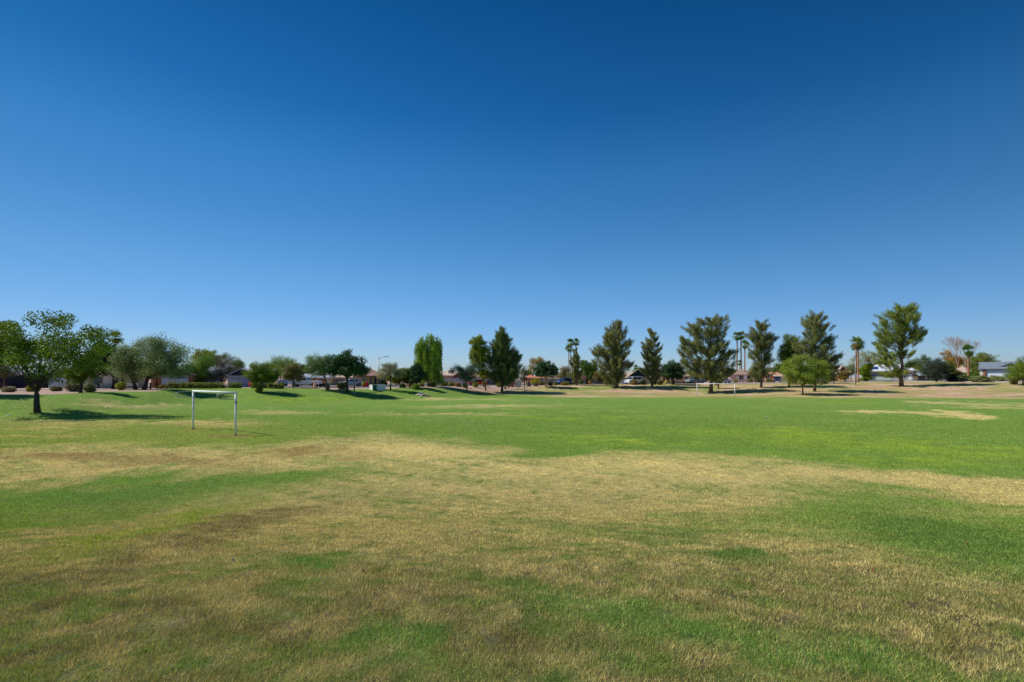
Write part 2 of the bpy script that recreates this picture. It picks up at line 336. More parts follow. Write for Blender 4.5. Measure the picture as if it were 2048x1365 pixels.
# ---------------------------------------------------------------- ground sheet
def build_ground():
    nr, ncol = 640, 760
    s = np.concatenate([np.geomspace(2.0, 260, nr-40), np.geomspace(264, 4000, 40)]); u = np.linspace(-1.7, 1.7, ncol)
    S, U = np.meshgrid(s, u, indexing='ij'); Y = S-7.0; X = U*(S+3)
    x, y = X.ravel(), Y.ravel(); z = gh(x, y)
    col, dry = grass_mix(x, y, z)
    near = (1-sstep(6, 22, y))*np.where(dry < 1.2, 1, 0)*(.25+.45*np.clip(dry, 0, 1))
    near = np.clip(near*(1+.9*(fbm(x/.2, y/.2, 73, 2)-.5)), 0, 1); col = col*GSC*(1-near[:, None])+(SOIL[None]*.5)*near[:, None]
    i = np.arange(nr*ncol).reshape(nr, ncol)
    f = np.stack([i[:-1, :-1].ravel(), i[:-1, 1:].ravel(), i[1:, 1:].ravel(), i[1:, :-1].ravel()], 1)
    o = mesh_np('ground', np.stack([x, y, z], 1), f, col, ground_mat(), smooth=True); o['kind'] = 'structure'
build_ground()

# ---------------------------------------------------------------- grass blades on the near slope and field
def build_grass():
    N = 2300000; D0, D1 = 2.3, 66.0
    p = .27; D = (D0**p+rng.random(N)*(D1**p-D0**p))**(1/p)
    x = (rng.random(N)*2-1)*(1.12*D+2.6); y = D
    # clumping: tufts
    cl = fbm(x/.12, y/.12, 61, 2); z = gh(x, y)
    col, dry = grass_mix(x, y, z)
    bare = .6*fbm(x/.13, y/.13, 71, 3)+.4*fbm(x/.6, y/.6, 72, 2)
    spars = np.clip(dry, 0, 1)*sstep(14, 4, y)
    keep = (cl > .14+.16*spars) & ((bare > .48*spars*(.8+.32*sstep(9, 3, y))) | (rng.random(N) > .72)) & (dry < 1.2) & (rng.random(N) > sstep(24, 66, y))
    x, y, z, col, dry, D = x[keep], y[keep], z[keep], col[keep], dry[keep], D[keep]; n = len(x)
    fine = fbm(x/.16, y/.16, 91, 3)-.5
    isdry = rng.random(n) < dry*.85+.03+1.5*fine*sstep(.1, .5, dry)*(dry < .95)
    green = col*GSC*np.array([.86, 1.06, .8]); straw = TAN*GSC*np.array([1.0, .99, .88])
    lum = col.sum(1, keepdims=True)/TAN.sum()
    base = np.where(isdry[:, None], straw[None]*(.66+.80*lum), (.62*green+.38*(LUSH*GSC*.78)[None])*np.array([2.2, 1.62, 1.95]))
    base = base*(.50+1.0*rng.random((n, 1)))*(1+.5*fine[:, None])
    base[:, 0] *= .9+.2*rng.random(n)
    h = (.016+.024*rng.random(n)**1.5)*(1+.5*np.clip(dry, 0, 1)*(fbm(x/.4, y/.4, 81, 2)*1.6-.3)); h = np.clip(h, .010, .06)*(1+.0*D)
    h[isdry] *= .85
    wd = .00095*D+.0007
    az = rng.random(n)*2*np.pi; lean = .15+rng.random(n)*1.0; la = rng.random(n)*2*np.pi
    hx, hy = np.cos(az)*wd/2, np.sin(az)*wd/2
    b0 = np.stack([x-hx, y-hy, z-.004], 1); b1 = np.stack([x+hx, y+hy, z-.004], 1)
    tp = np.stack([x+np.cos(la)*h*lean*.9, y+np.sin(la)*h*lean*.9, z+h*np.cos(lean*.6)], 1)
    V = np.empty((n*3, 3)); V[0::3] = b0; V[1::3] = b1; V[2::3] = tp
    cc = np.repeat(base, 3, 0); cc[0::3] *= .9; cc[1::3] *= .9
    o = mesh_np('grass', V, np.arange(n*3).reshape(n, 3), cc, BLADE); o['kind'] = 'stuff'
    o['label'] = 'short mown grass, green and straw blades, on the near slope and field'; o['category'] = 'grass'
build_grass()

# ---------------------------------------------------------------- road, pavement, drives (draped sheets)
def drape(name, mat, pxs, Dn, Df, lift, n=60, m=8, kerb=0):
    us = np.linspace(pxs[0], pxs[-1], n); V = []
    for a in us:
        d0, d1 = np.interp(a, pxs, Dn), np.interp(a, pxs, Df)
        for k in range(m):
            D = d0+(d1-d0)*k/(m-1); x = (a-1024)/1000*D; V.append((x, D, float(gh(x, D))+lift))
    Fq = [[i*m+k, (i+1)*m+k, (i+1)*m+k+1, i*m+k+1] for i in range(n-1) for k in range(m-1)]
    if kerb:
        b = len(V); V += [(V[i*m][0], V[i*m][1], V[i*m][2]-kerb) for i in range(n)]
        Fq += [[b+i, b+i+1, (i+1)*m, i*m] for i in range(n-1)]
    o = mesh_np(name, V, Fq, None, mat); o['kind'] = 'structure'; return o
RX = [560, 700, 850, 1000, 1230, 1420, 1600, 1800, 2040, 2600]
RN = [90, 94, 106, 125, 132, 136, 138, 139, 124, 118]
drape('road', ASPH, RX, RN, [d+6.5 for d in RN], .06, 90)
drape('pavement', CONC, RX, [d+6.9 for d in RN], [d+8.4 for d in RN], .17, 90, 4, .12)
drape('kerb', CONC, RX, [d-.5 for d in RN], [d-.1 for d in RN], .14, 90, 3, .2)
drape('path', CONC, [-60, 160, 300, 420], [72, 73, 76, 84], [73.6, 74.6, 77.6, 85.6], .06, 40, 4)

# ---------------------------------------------------------------- trees
def leaves(cent, dirs, nl, cr, lw, ll, base, cvar, align=0.0, droop=0.0, stretch=1.0, lvar=.25, yel=.3):
    """leaf diamonds round clump centres"""
    n = len(cent)*nl; cid = np.repeat(np.arange(len(cent)), nl)
    g = rng.normal(size=(n, 3)); gl = np.linalg.norm(g, axis=1, keepdims=True); g = g*np.minimum(1, 1.75/gl)*cr; g[:, 2] *= .8
    ax = dirs[cid]
    t = np.clip(rng.normal(size=(n, 1)), -1.7, 1.7)*cr*(stretch-1)
    p = cent[cid]+g+ax*t
    a = rng.normal(size=(n, 3)); a /= np.linalg.norm(a, axis=1, keepdims=True); a = a*(1-align)+ax*align
    a[:, 2] -= droop; a /= np.linalg.norm(a, axis=1, keepdims=True)
    gu = g/(np.linalg.norm(g, axis=1, keepdims=True)+1e-9)
    nv = gu*.75+ax*.35+rng.normal(size=(n, 3))*.38+np.array([[0, 0, .25]])
    b = np.cross(a, nv); b /= np.linalg.norm(b, axis=1, keepdims=True)+1e-9
    L = ll*(.7+.6*rng.random((n, 1))); W = lw*(.7+.6*rng.random((n, 1)))
    V = np.empty((n*4, 3)); V[0::4] = p-a*L/2; V[1::4] = p+b*W/2; V[2::4] = p+a*L/2; V[3::4] = p-b*W/2
    cv = (1+cvar*rng.normal(size=(len(cent), 1)))[cid]; hv = (yel*rng.random((len(cent), 1)))[cid]
    c = np.asarray(base)[None]*cv*(1+lvar*(rng.random((n, 1))*2-1))
    c = c*(1+hv*np.array([[.55, .15, -.3]])); c = np.clip(c, .004, .9)
    return V, np.repeat(c, 4, 0)
SP = dict(
  #        clump r, leaf w, leaf l, leaves, clump density, align, droop, stretch
  broad=dict(cr=.32, lw=.12, ll=.18, nl=100, dens=1.6, al=.1, dr=.25, st=1.0, depth=.8, col=lin(92, 122, 44), cv=.22, yel=.5),
  dark=dict(cr=.26, lw=.17, ll=.24, nl=50, dens=1.3, al=.1, dr=.0, st=1.2, depth=.85, col=lin(62, 92, 56), cv=.25, yel=.15),
  fine=dict(cr=.36, lw=.08, ll=.26, nl=90, dens=1.35, al=.35, dr=.25, st=1.6, depth=.8, col=lin(122, 142, 90), cv=.16, yel=.25),
  pine=dict(cr=.185, lw=.075, ll=.26, nl=84, dens=1.0, al=.45, dr=-.1, st=2.1, depth=.8, col=lin(124, 132, 82), cv=.26, yel=.35),
  weep=dict(cr=.19, lw=.09, ll=.30, nl=70, dens=.42, al=.6, dr=.5, st=4.0, depth=.85, col=lin(130, 162, 58), cv=.34, yel=.25),
  bush=dict(cr=.16, lw=.07, ll=.12, nl=40, dens=1.6, al=.1, dr=0, st=1.0, depth=.9, col=lin(120, 128, 78), cv=.2, yel=.3))
NT = [0]
def tree(kind, name, px, py, blobs, label, D=None, tw=None, col=None, lean=0, dens=1.0, group=None, forks=1, bark=None, cat='tree', leafk=1.0, trunk_px=None):
    sp = SP[kind]; D = D or hit(px, py); s = D/1000.0
    base = G(px, D); bx, by, bz = base
    t = thing(name, label, cat, base, group)
    B = [(((a-1024)*s), CAMZ-(b-HOR)*s, rx*s, rz*s) for a, b, rx, rz in blobs]
    x0 = min(b[0]-b[2] for b in B); x1 = max(b[0]+b[2] for b in B); z1 = max(b[1]+b[3] for b in B); z0 = min(b[1]-b[3] for b in B)
    half = (x1-x0)/2; cx = (x0+x1)/2
    cr = sp['cr']*min(1.25, max(.45, half/3.0)); cents = []; lk = min(1.0, max(.55, half/3.0))*leafk
    for (X, Z, rx, rz) in B:
        rx = max(.12, rx-cr*.45); rz = max(.12, rz-cr*.4)
        n = max(3, int(sp['dens']*dens*3.2*rx*rz/(cr*cr)*.55))
        v = rng.normal(size=(n, 3)); v /= np.linalg.norm(v, axis=1, keepdims=True); r = rng.random((n, 1))**.36
        off = (X-cx)/max(half, .1); ry = max(rx, sp['depth']*half*math.sqrt(max(.15, 1-off*off))*.85)
        # uneven outline
        wob = 1+.16*np.sin(3*np.arctan2(v[:, 2], v[:, 0])+rng.random()*6)+.12*rng.normal(size=n)
        q = v*r*np.array([rx, ry, rz])*wob[:, None]
        cents.append(q+np.array([X, by, Z]))
    if kind == 'pine':                                   # foliage sits along upswept boughs
        cents = []
        for (X, Z, rx, rz) in B:
            off = (X-cx)/max(half, .1); ry = max(rx, sp['depth']*half*math.sqrt(max(.15, 1-off*off))*.85)
            nt_ = max(3, int(dens*3.4*rx*rz/.30*.38+2.2*dens*(rx+rz)))
            v = rng.normal(size=(nt_, 3)); v /= np.linalg.norm(v, axis=1, keepdims=True); r = rng.random((nt_, 1))**.42*(1+.10*rng.normal(size=(nt_, 1)))
            T = v*r*np.array([max(.2, rx-.12), ry, max(.2, rz-.05)])+np.array([X, by, Z])
            ho = np.hypot(T[:, 0]-bx-lean*s, T[:, 1]-by); Bq = np.stack([np.full(nt_, bx+lean*s), np.full(nt_, by), np.maximum(T[:, 2]-.55*ho-.6, z0-.6)], 1)
            LL = np.linalg.norm(T-Bq, axis=1)
            for k in range(4):
                f = 1-(k*.42+rng.random(nt_)*.15)/np.maximum(LL, 1.8)
                q = Bq+(T-Bq)*f[:, None]; q[:, 2] += -.10*LL*f*(1-f)*4*.5; q += rng.normal(size=q.shape)*(.05+.07*k)
                cents.append(q[LL > .35*k+.2])
    cents = np.concatenate(cents)
    cents = cents[cents[:, 2] > gh(cents[:, 0], cents[:, 1])+cr*.5]
    ax0 = np.array([bx+lean*s, by, z0+(z1-z0)*.1])
    axis = np.stack([np.full(len(cents), ax0[0]), np.full(len(cents), by), np.clip(cents[:, 2]-.55*np.hypot(cents[:, 0]-ax0[0], cents[:, 1]-by)-.5, z0-.5, z1)], 1)
    d = cents-axis; d /= np.linalg.norm(d, axis=1, keepdims=True)+1e-9
    if kind == 'pine': d = d+np.array([0, 0, .55]); d /= np.linalg.norm(d, axis=1, keepdims=True)
    if kind == 'weep': d = d*.15+np.array([0, 0, -1.0]); d /= np.linalg.norm(d, axis=1, keepdims=True)
    if kind == 'dark': d = d+np.array([0, 0, .8]); d /= np.linalg.norm(d, axis=1, keepdims=True)
    lw, ll = sp['lw']*lk, sp['ll']*lk
    V, cc = leaves(cents, d, sp['nl'], cr, lw, ll, col or sp['col'], sp['cv'], sp['al'], sp['dr'], sp['st'], yel=sp['yel'])
    # wood
    H = z1-bz; tw = (tw*s/2 if tw else .018*H+.05); mb = MB(); NT[0] += 1
    topz = z0+(z1-z0)*(.86 if kind == 'pine' else .6); tx = bx+lean*s
    K = 7; tp = []
    for k in range(K+1):
        f = k/K; z = bz-.15+(topz-bz+.15)*f
        tp.append((bx+(tx-bx)*min(1, f*1.6)+random.uniform(-1, 1)*.012*H*(f > .1)*(f < 1), by+random.uniform(-1, 1)*.01*H*(f > .1), z))
    rad = [tw*(1.35 if k == 0 else 1.0)*(1-.78*(k/K)**1.1) for k in range(K+1)]
    if forks == 1: mb.tube(tp, rad, 8)
    else:
        mb.tube(tp[:3], [tw*1.3, tw, tw*.8], 8)
    nb = min(len(cents), 44 if kind in ('pine',) else (15 if forks > 1 else 24))
    order = rng.permutation(len(cents))[:nb]
    for j in order:
        c = cents[j]; ho = math.hypot(c[0]-tx, c[1]-by)
        if kind == 'pine': za = c[2]-.45*ho-.3
        elif kind == 'weep': za = c[2]+.2
        else: za = c[2]-.9*ho-.4
        lo = bz+(topz-bz)*(.12 if forks > 1 else .25)
        za = min(max(za, max(lo, min(z0-.2, bz+.5*(topz-bz)))), topz)
        f = (za-bz+.15)/(topz-bz+.15); i = min(K-1, int(f*K)); g = f*K-i
        p0 = Vector(tp[i]).lerp(Vector(tp[i+1]), max(0, min(1, g))) if forks == 1 else Vector(tp[2])+Vector((random.uniform(-.05, .05), 0, 0))
        r0 = (rad[i]*.5 if forks == 1 else tw*.40)*random.uniform(.6, 1); r0 = max(r0, .02)
        pe = Vector(c); md = p0.lerp(pe, .5)+Vector((0, 0, -.08*ho if kind == 'pine' else .12*ho))
        mb.tube([p0, md, pe], [r0, r0*.55, .012], 5, False)
    mb.build('trunk', bark or (BARKD if kind in ('dark',) else BARK), t, base, smooth=True)
    mesh_np('crown', V, np.arange(len(V)).reshape(-1, 4), cc, LEAF, parent=t, loc=base)
    return t

def bare_tree(name, px, py, D, top, spread, label, mat):
    base = G(px, D); t = thing(name, label, 'tree', base); s = D/1000; mb = MB()
    H = (py-top)*s
    def grow(p, d, L, r, lev):
        q = p+d*L; m_ = p.lerp(q, .5)+Vector((random.uniform(-.05, .05), random.uniform(-.05, .05), .03))*L
        mb.tube([p, m_, q], [r, r*.8, r*.62], 5 if lev > 2 else 4, False)
        if lev == 0: return
        for k in range(3):
            e = (d+Vector((random.uniform(-1, 1)*spread, random.uniform(-1, 1)*spread, random.uniform(-.1, .5)))).normalized()
            grow(q, e, L*random.uniform(.62, .82), r*.6, lev-1)
    grow(Vector(base), Vector((0, 0, 1)), H*.36, .012*H+.02, 6)
    mb.build('trunk', mat, t, base); return t

def palm(name, px, D, top, tw, fr, label, group=None, base_py=None, skirt=.6, trunkcol=None):
    """px: pixel column, top: pixel row of the crown's centre, fr: frond length in pixels"""
    base = G(px, D); s = D/1000; t = thing(name, label, 'palm tree', base, group)
    zc = CAMZ-(top-HOR)*s; r = tw*s/2*.8; L = fr*s*1.35; bx, by, bz = base
    bend = random.uniform(-.2, .2); n = 10; pts = [(bx+bend*math.sin(i/n*2), by, bz-.2+(zc-bz+.2)*i/n) for i in range(n+1)]
    mb = MB().tube(pts, [r*1.25]+[r]*(n-1)+[r*.85], 9); mb.build('trunk', trunkcol or PALMB, t, base, smooth=True)
    c0 = np.array(pts[-1])
    def fronds(n, el0, el1, Lk, colr, var):
        Vs, Cs = [], []
        for i in range(n):
            az = rng.random()*2*math.pi; el = R(el0+(el1-el0)*rng.random())
            d = np.array([math.cos(az)*math.cos(el), math.sin(az)*math.cos(el), math.sin(el)])
            side = np.array([-math.sin(az), math.cos(az), 0]); up = np.cross(d, side); LL = L*Lk*(.8+.3*rng.random())
            hub = c0+d*LL*.36; c = np.array(colr)*(1+var*rng.normal())
            Vs.append([c0-side*.03, c0+side*.03, hub+side*.03, hub-side*.03]); Cs.append(c)
            for k in range(11):
                a = (k/10-.5)*R(150); dd = d*math.cos(a)+side*math.sin(a)*.95+up*.1*rng.normal(); ln = LL*.64*(.8+.2*math.cos(a))
                tip = hub+dd*ln+np.array([0, 0, -.18*ln*(1+.6*abs(math.sin(a)))]); mid = hub+dd*ln*.55; pr = np.cross(dd, up); pr /= np.linalg.norm(pr)
                Vs.append([hub, mid+pr*.045*LL, tip, mid-pr*.045*LL]); Cs.append(c*(.8+.4*rng.random()))
        V = np.array(Vs).reshape(-1, 3); cc = np.repeat(np.clip(np.array(Cs), .004, 1), 4, 0)
        return V, cc
    V, cc = fronds(28, -50, 80, 1.0, lin(112, 138, 66), .18); mesh_np('fronds', V, np.arange(len(V)).reshape(-1, 4), cc, LEAF, parent=t, loc=base)
    if skirt:
        V, cc = fronds(int(22*skirt), -88, -62, .72, lin(150, 122, 84), .15); mesh_np('dead_fronds', V, np.arange(len(V)).reshape(-1, 4), cc, LEAF, parent=t, loc=base)
    return t

def shrub(px, py, rx, rz, label, col=None, D=None, name='shrub', group=None, kind='bush', flat=False):
    D = D or hit(px, py); s = D/1000; base = G(px, D); bx, by, bz = base
    X, Z, a, b = bx, bz+rz*s*.95, rx*s, rz*s; sp = SP[kind]
    cr = max(.07, min(.2, .22*min(a, b)*2)); n = int(22+30*a*b/(cr*cr)*.12); n = min(n, 260)
    v = rng.normal(size=(n, 3)); v /= np.linalg.norm(v, axis=1, keepdims=True); r = rng.random((n, 1))**.3
    c = v*r*np.array([a-cr*.6, max(a*.8, .3), b-cr*.4])*(1+.12*rng.normal(size=(n, 1)))+np.array([X, by, Z])
    if flat: c[:, 2] = np.clip(c[:, 2], bz+.1, Z+b*.72)
    c = c[c[:, 2] > gh(c[:, 0], c[:, 1])+.02]
    d = c-np.array([[X, by, bz]]); d /= np.linalg.norm(d, axis=1, keepdims=True)+1e-9
    V, cc = leaves(c, d, 40, cr, .07+.05*min(1, a), .13+.09*min(1, a), col or sp['col'], .18, .3, 0, 1.3, yel=.3)
    t = thing(name, label, 'shrub', base, group)
    mb = MB()
    for k in range(5):
        e = c[rng.integers(len(c))]; mb.tube([(bx, by, bz-.1), (bx*.5+e[0]*.5, by, bz+(e[2]-bz)*.4), tuple(e)], [.035, .022, .008], 5, False)
    mb.build('stem', BARK, t, base)
    mesh_np('foliage', V, np.arange(len(V)).reshape(-1, 4), cc, LEAF, parent=t, loc=base); return t

def hedge(px0, px1, py, top, label, D=None, col=None):
    D = D or hit((px0+px1)/2, py); s = D/1000; base = G((px0+px1)/2, D); x0, x1 = (px0-1024)*s, (px1-1024)*s; zt = CAMZ-(top-HOR)*s; bz = base[2]
    n = int(90*(x1-x0)*max(.6, zt-bz)); L = zt-bz
    p = rng.random((n, 3))*2-1; k = rng.integers(0, 3, n); sgn = np.sign(rng.random(n)-.5)
    for a in range(3): p[k == a, a] = sgn[k == a]
    rr = np.linalg.norm(p**4, axis=1, keepdims=True)**.25; p = p/rr*.96+rng.normal(size=(n, 3))*.03
    c = np.array([(x0+x1)/2, D, bz+L/2+.04])+p*np.array([(x1-x0)/2, .7, L/2]); c = c[c[:, 2] > bz]
    V, cc = leaves(c, p[:len(c)]/np.linalg.norm(p[:len(c)], axis=1, keepdims=True), 16, .08, .07, .11, col or lin(134, 146, 72), .12, .1, 0, 1, yel=.25)
    t = thing('hedge', label, 'hedge', base, 'clipped hedges in front of the garages')
    MB().box(x0+.25, D-.45, bz-.1, x1-.25, D+.45, zt-.25).build('stems', pm(lin(70, 66, 40), .95, .4, 6, .8), t, base)
    mesh_np('foliage', V, np.arange(len(V)).reshape(-1, 4), cc, LEAF, parent=t, loc=base)

# ---------------------------------------------------------------- houses
def roofm(c): return pm(c, .9, .2, 2.5, .5, stretch=(1, 3, 1), name='shingles')
def wallm(c): return pm(c, .9, .1, 1.2, .3, name='stucco')
BRICK = pm(lin(164, 100, 74), .9, .3, 5, .6, stretch=(1, 1, 3), name='brick')
def feat(root, D, kind, a, b, c, d, col=None, y=0.0):
    """a,b: left/right pixel; c,d: top/bottom pixel; on the wall plane at depth D"""
    x0, _, z1 = P(a, c, D); x1, _, z0 = P(b, d, D); loc = root.location; Y = D-y
    if kind == 'window':
        w = MB(); t = .07
        w.box(x0, Y-.06, z0, x1, Y+.02, z0+t).box(x0, Y-.06, z1-t, x1, Y+.02, z1).box(x0, Y-.055, z0+t, x0+t, Y+.02, z1-t).box(x1-t, Y-.055, z0+t, x1, Y+.02, z1-t)
        if x1-x0 > 1.2: w.box((x0+x1)/2-.03, Y-.05, z0+t, (x0+x1)/2+.03, Y+.02, z1-t)
        f = w.build('window', pm(col or lin(210, 205, 195), .6, .08, 2, .05), root, loc)
        g = MB().box(x0+t*.5, Y-.025, z0+t*.5, x1-t*.5, Y+.01, z1-t*.5).build('pane', GLASS, f, loc)
    elif kind in ('door', 'panel'):
        MB().box(x0, Y-.05, z0, x1, Y+.05, z1).build('door' if kind == 'door' else 'wall_panel', pm(col, .7, .1, 1.5, .1), root, loc, bevel=.01)
    elif kind in ('garage', 'garage_glazed'):
        m = MB(); n = 4; h = (z1-z0)/n
        for k in range(n): m.box(x0, Y-.06, z0+k*h+.012, x1, Y, z0+(k+1)*h-.012)
        m.box(x0, Y-.03, z0, x1, Y-.001, z1); g = m.build('garage_door', pm(col, .55, .06, 1.5, .05), root, loc)
        if kind == 'garage_glazed':
            for k in range(4):
                cx = x0+(x1-x0)*(k+.5)/4; w_ = (x1-x0)/4*.72; m2 = MB()
                for q in range(4): m2.box(cx-w_/2+q*w_/4+.03, Y-.085, z1-h*.72, cx-w_/2+(q+1)*w_/4-.03, Y-.055, z1-h*.32)
                m2.build('garage_window', GLASS, g, loc)
    elif kind == 'column':
        MB().box(x0, Y-.35, z0-.3, x1, Y-.04, z1).build('column', col if hasattr(col, 'node_tree') else wallm(col), root, loc, bevel=.01)
def volume(root, px0, px1, D, base_py, eave_py, ridge_py, depth, roof, wallc, roofc, gablec=None, over=.45, inset=None, fascia=None):
    loc = root.location; s = D/1000
    x0, x1 = (px0-1024)*s, (px1-1024)*s; zb = CAMZ-(base_py-HOR)*s; ze = CAMZ-(eave_py-HOR)*s
    MB().box(x0, D, zb-.9, x1, D+depth, ze).build('wall', wallm(wallc), root, loc)
    rm = roofm(roofc); X0, X1, Y0, Y1 = x0-over, x1+over, D-over-.1, D+depth+over; th = .2; fm = pm(fascia or lin(196, 186, 168), .7, .08, 2, .1)
    if roof == 'gable':
        zr = CAMZ-(ridge_py-HOR)*s; cx = (x0+x1)/2; sl = (zr-ze)/(cx-x0); zo = ze-over*sl
        MB().add([(X0, Y0, zo), (cx, Y0, zr), (X1, Y0, zo), (X1, Y0, zo+th), (cx, Y0, zr+th), (X0, Y0, zo+th), (X0, Y1, zo), (cx, Y1, zr), (X1, Y1, zo), (X1, Y1, zo+th), (cx, Y1, zr+th), (X0, Y1, zo+th)],
                 [(0, 1, 4, 5), (1, 2, 3, 4), (6, 11, 10, 7), (7, 10, 9, 8), (5, 4, 10, 11), (4, 3, 9, 10), (0, 6, 7, 1), (1, 7, 8, 2), (0, 5, 11, 6), (2, 8, 9, 3)]).build('roof', rm, root, loc)
        MB().add([(x0-.02, D-.06, ze+.003), (x1+.02, D-.06, ze+.003), (cx, D-.06, zr-.02), (x0-.02, D+.1, ze+.003), (x1+.02, D+.1, ze+.003), (cx, D+.1, zr-.02)], [(0, 1, 2), (3, 5, 4), (0, 3, 4, 1), (1, 4, 5, 2), (2, 5, 3, 0)]).build('gable', wallm(gablec or wallc), root, loc)
        z3 = zo
    else:
        yr = D+depth/2; zr = CAMZ-(ridge_py-HOR)*(yr/1000); i = (inset if inset is not None else depth*.45) if roof == 'hip' else 0
        zo = ze-.02
        MB().add([(X0, Y0, zo), (X1, Y0, zo), (X1, Y1, zo), (X0, Y1, zo), (X0, Y0, zo+th), (X1, Y0, zo+th), (X1, Y1, zo+th), (X0, Y1, zo+th), (X0+i, yr, zr), (X1-i, yr, zr)],
                 [(0, 3, 2, 1), (0, 1, 5, 4), (1, 2, 6, 5), (2, 3, 7, 6), (3, 0, 4, 7), (4, 5, 9, 8), (6, 7, 8, 9), (5, 6, 9), (7, 4, 8)]).build('roof', rm, root, loc)
        MB().box(X0, Y0-.03, zo-.02, X1, Y0-.004, zo+th-.01).build('fascia', fm, root, loc)
def house(label, px0, px1, D, base_py, vols, feats, extra=None):
    t = thing('house', label, 'house', G((px0+px1)/2, D), 'single-storey houses around the park')
    for v in vols: volume(t, *v)
    for f in feats: feat(t, f[0], *f[1:])
    ph = -math.atan(t.location.x/D)*.9; t.rotation_euler = (0, 0, ph); t.scale = (math.cos(ph), 1, 1)   # the fronts face the green
    return t
W = lambda D, *a: (D,)+a
house('house with a black double garage and lilac-grey roof at the left edge', -60, 97, 82, 777, [(-90, 97, 82, 777.5, 751, 733, 10, 'side', lin(44, 44, 56), lin(150, 150, 172), None, .4, None, lin(150, 150, 160))],
      [(82, 'garage', 7, 94, 755, 777.3, lin(22, 22, 38))])
house('ranch house with a pinkish roof, white wall and white glazed garage', 142, 375, 84, 777,
      [(150, 290, 84, 777, 751.5, 736, 9, 'side', lin(196, 186, 168), lin(186, 162, 152)), (288, 372, 82, 777.3, 749.5, 735.5, 11, 'gable', lin(150, 118, 96), lin(176, 158, 140), lin(52, 74, 66))],
      [(84, 'window', 186, 208, 754.5, 769, lin(70, 66, 60)), (84, 'panel', 210, 227, 753, 770.5, lin(214, 210, 202)), (84, 'window', 231, 238, 755, 771, lin(60, 58, 54)), (84, 'window', 243, 250, 755, 771, lin(60, 58, 54)),
       (84, 'window', 262, 276, 756, 769, lin(120, 116, 108)), (84, 'column', 227, 230, 752, 776, BRICK), (82, 'column', 290, 295, 750, 777, BRICK), (82, 'column', 299, 304, 750, 777, BRICK), (82, 'column', 362.5, 367, 750, 777, BRICK), (82, 'panel', 304, 362, 750, 752.4, lin(190, 180, 160)),
       (82, 'door', 284, 288.5, 755, 776.5, lin(190, 160, 112)), (82, 'garage_glazed', 305, 362, 753, 776.5, lin(206, 212, 222))])
house('pale stucco outbuilding half hidden behind the hedge and acacia', 376, 422, 100, 773, [(377, 392, 100, 773, 759, 754, 5, 'side', lin(176, 166, 156), lin(150, 140, 130)), (406, 421, 102, 773, 755, 749, 6, 'side', lin(222, 218, 212), lin(140, 140, 146))],
      [(100, 'door', 379, 383.5, 760, 773, lin(225, 222, 218))])
house('house with a blue-black gable over a blue-grey garage', 425, 568, 92, 775,
      [(500, 567, 96, 774.5, 752, 738, 9, 'side', lin(178, 178, 184), lin(136, 138, 146)), (425, 459, 97, 774.5, 752, 738, 9, 'side', lin(170, 170, 178), lin(140, 144, 156)), (452, 502, 91, 775.4, 751.5, 739, 11, 'gable', lin(158, 160, 172), lin(150, 156, 168), lin(34, 52, 66))],
      [(91, 'garage_glazed', 456, 499, 755.5, 775.2, lin(160, 168, 190)), (96, 'window', 540, 552, 757, 767, lin(200, 200, 200)), (96, 'column', 564.5, 567.5, 752, 774, lin(206, 204, 204))])
house('house with a light grey roof, orange brick and a brown garage', 600, 665, 108, 772,
      [(596, 668, 108, 772, 756.5, 748, 9, 'side', lin(186, 164, 142), lin(156, 160, 168), None, .6, None, lin(222, 220, 216))],
      [(108, 'garage', 637, 650, 759, 771.5, lin(148, 88, 62)), (108, 'column', 627, 629.5, 758, 772, BRICK), (108, 'column', 632, 634, 758, 772, lin(214, 170, 128)), (108, 'door', 622, 625, 760, 771.5, lin(168, 104, 76)), (108, 'panel', 650.5, 662, 758, 771, lin(206, 202, 194)), (108, 'window', 612, 619, 759, 765)])
house('house with a tan roof and a shaded beige garage behind the carob', 664, 738, 110, 772,
      [(664, 738, 110, 772, 756.5, 748, 9, 'side', lin(160, 144, 126), lin(188, 168, 146))],
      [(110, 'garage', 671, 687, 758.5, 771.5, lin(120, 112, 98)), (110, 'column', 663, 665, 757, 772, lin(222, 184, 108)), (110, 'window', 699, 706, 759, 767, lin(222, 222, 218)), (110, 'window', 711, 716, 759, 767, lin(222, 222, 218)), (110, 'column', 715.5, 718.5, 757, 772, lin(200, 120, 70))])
house('house with a brown hip roof and orange porch columns', 714, 772, 106, 772,
      [(714, 770, 106, 772.5, 753.5, 739.5, 10, 'hip', lin(160, 140, 122), lin(146, 116, 104), None, .5, 3.2, lin(150, 116, 84))],
      [(106, 'column', 736, 738.5, 754, 768, lin(210, 158, 100)), (106, 'column', 745.5, 748, 754, 768, lin(210, 158, 100)), (106, 'column', 753.5, 756, 754, 768, lin(210, 158, 100)), (106, 'door', 749, 752.5, 756.5, 771, lin(70, 66, 70)), (106, 'window', 724, 732, 757, 766)])
h7 = house('beige-roofed house behind the grey block wall', 880, 930, 150, 768,
      [(872, 912, 150, 768, 752, 743, 11, 'side', lin(176, 144, 124), lin(196, 170, 150)), (898, 932, 146, 768, 756, 745.5, 9, 'gable', lin(150, 120, 104), lin(200, 178, 156), lin(112, 84, 72))], [(150, 'window', 884, 892, 755, 761)])
MB().box(*P(898, 0, 152)[:1], 152, P(0, 748.5, 152)[2], P(905, 0, 152)[0], 153.5, P(0, 741, 152)[2]).build('cooler', OFFW, h7, h7.location, bevel=.05)
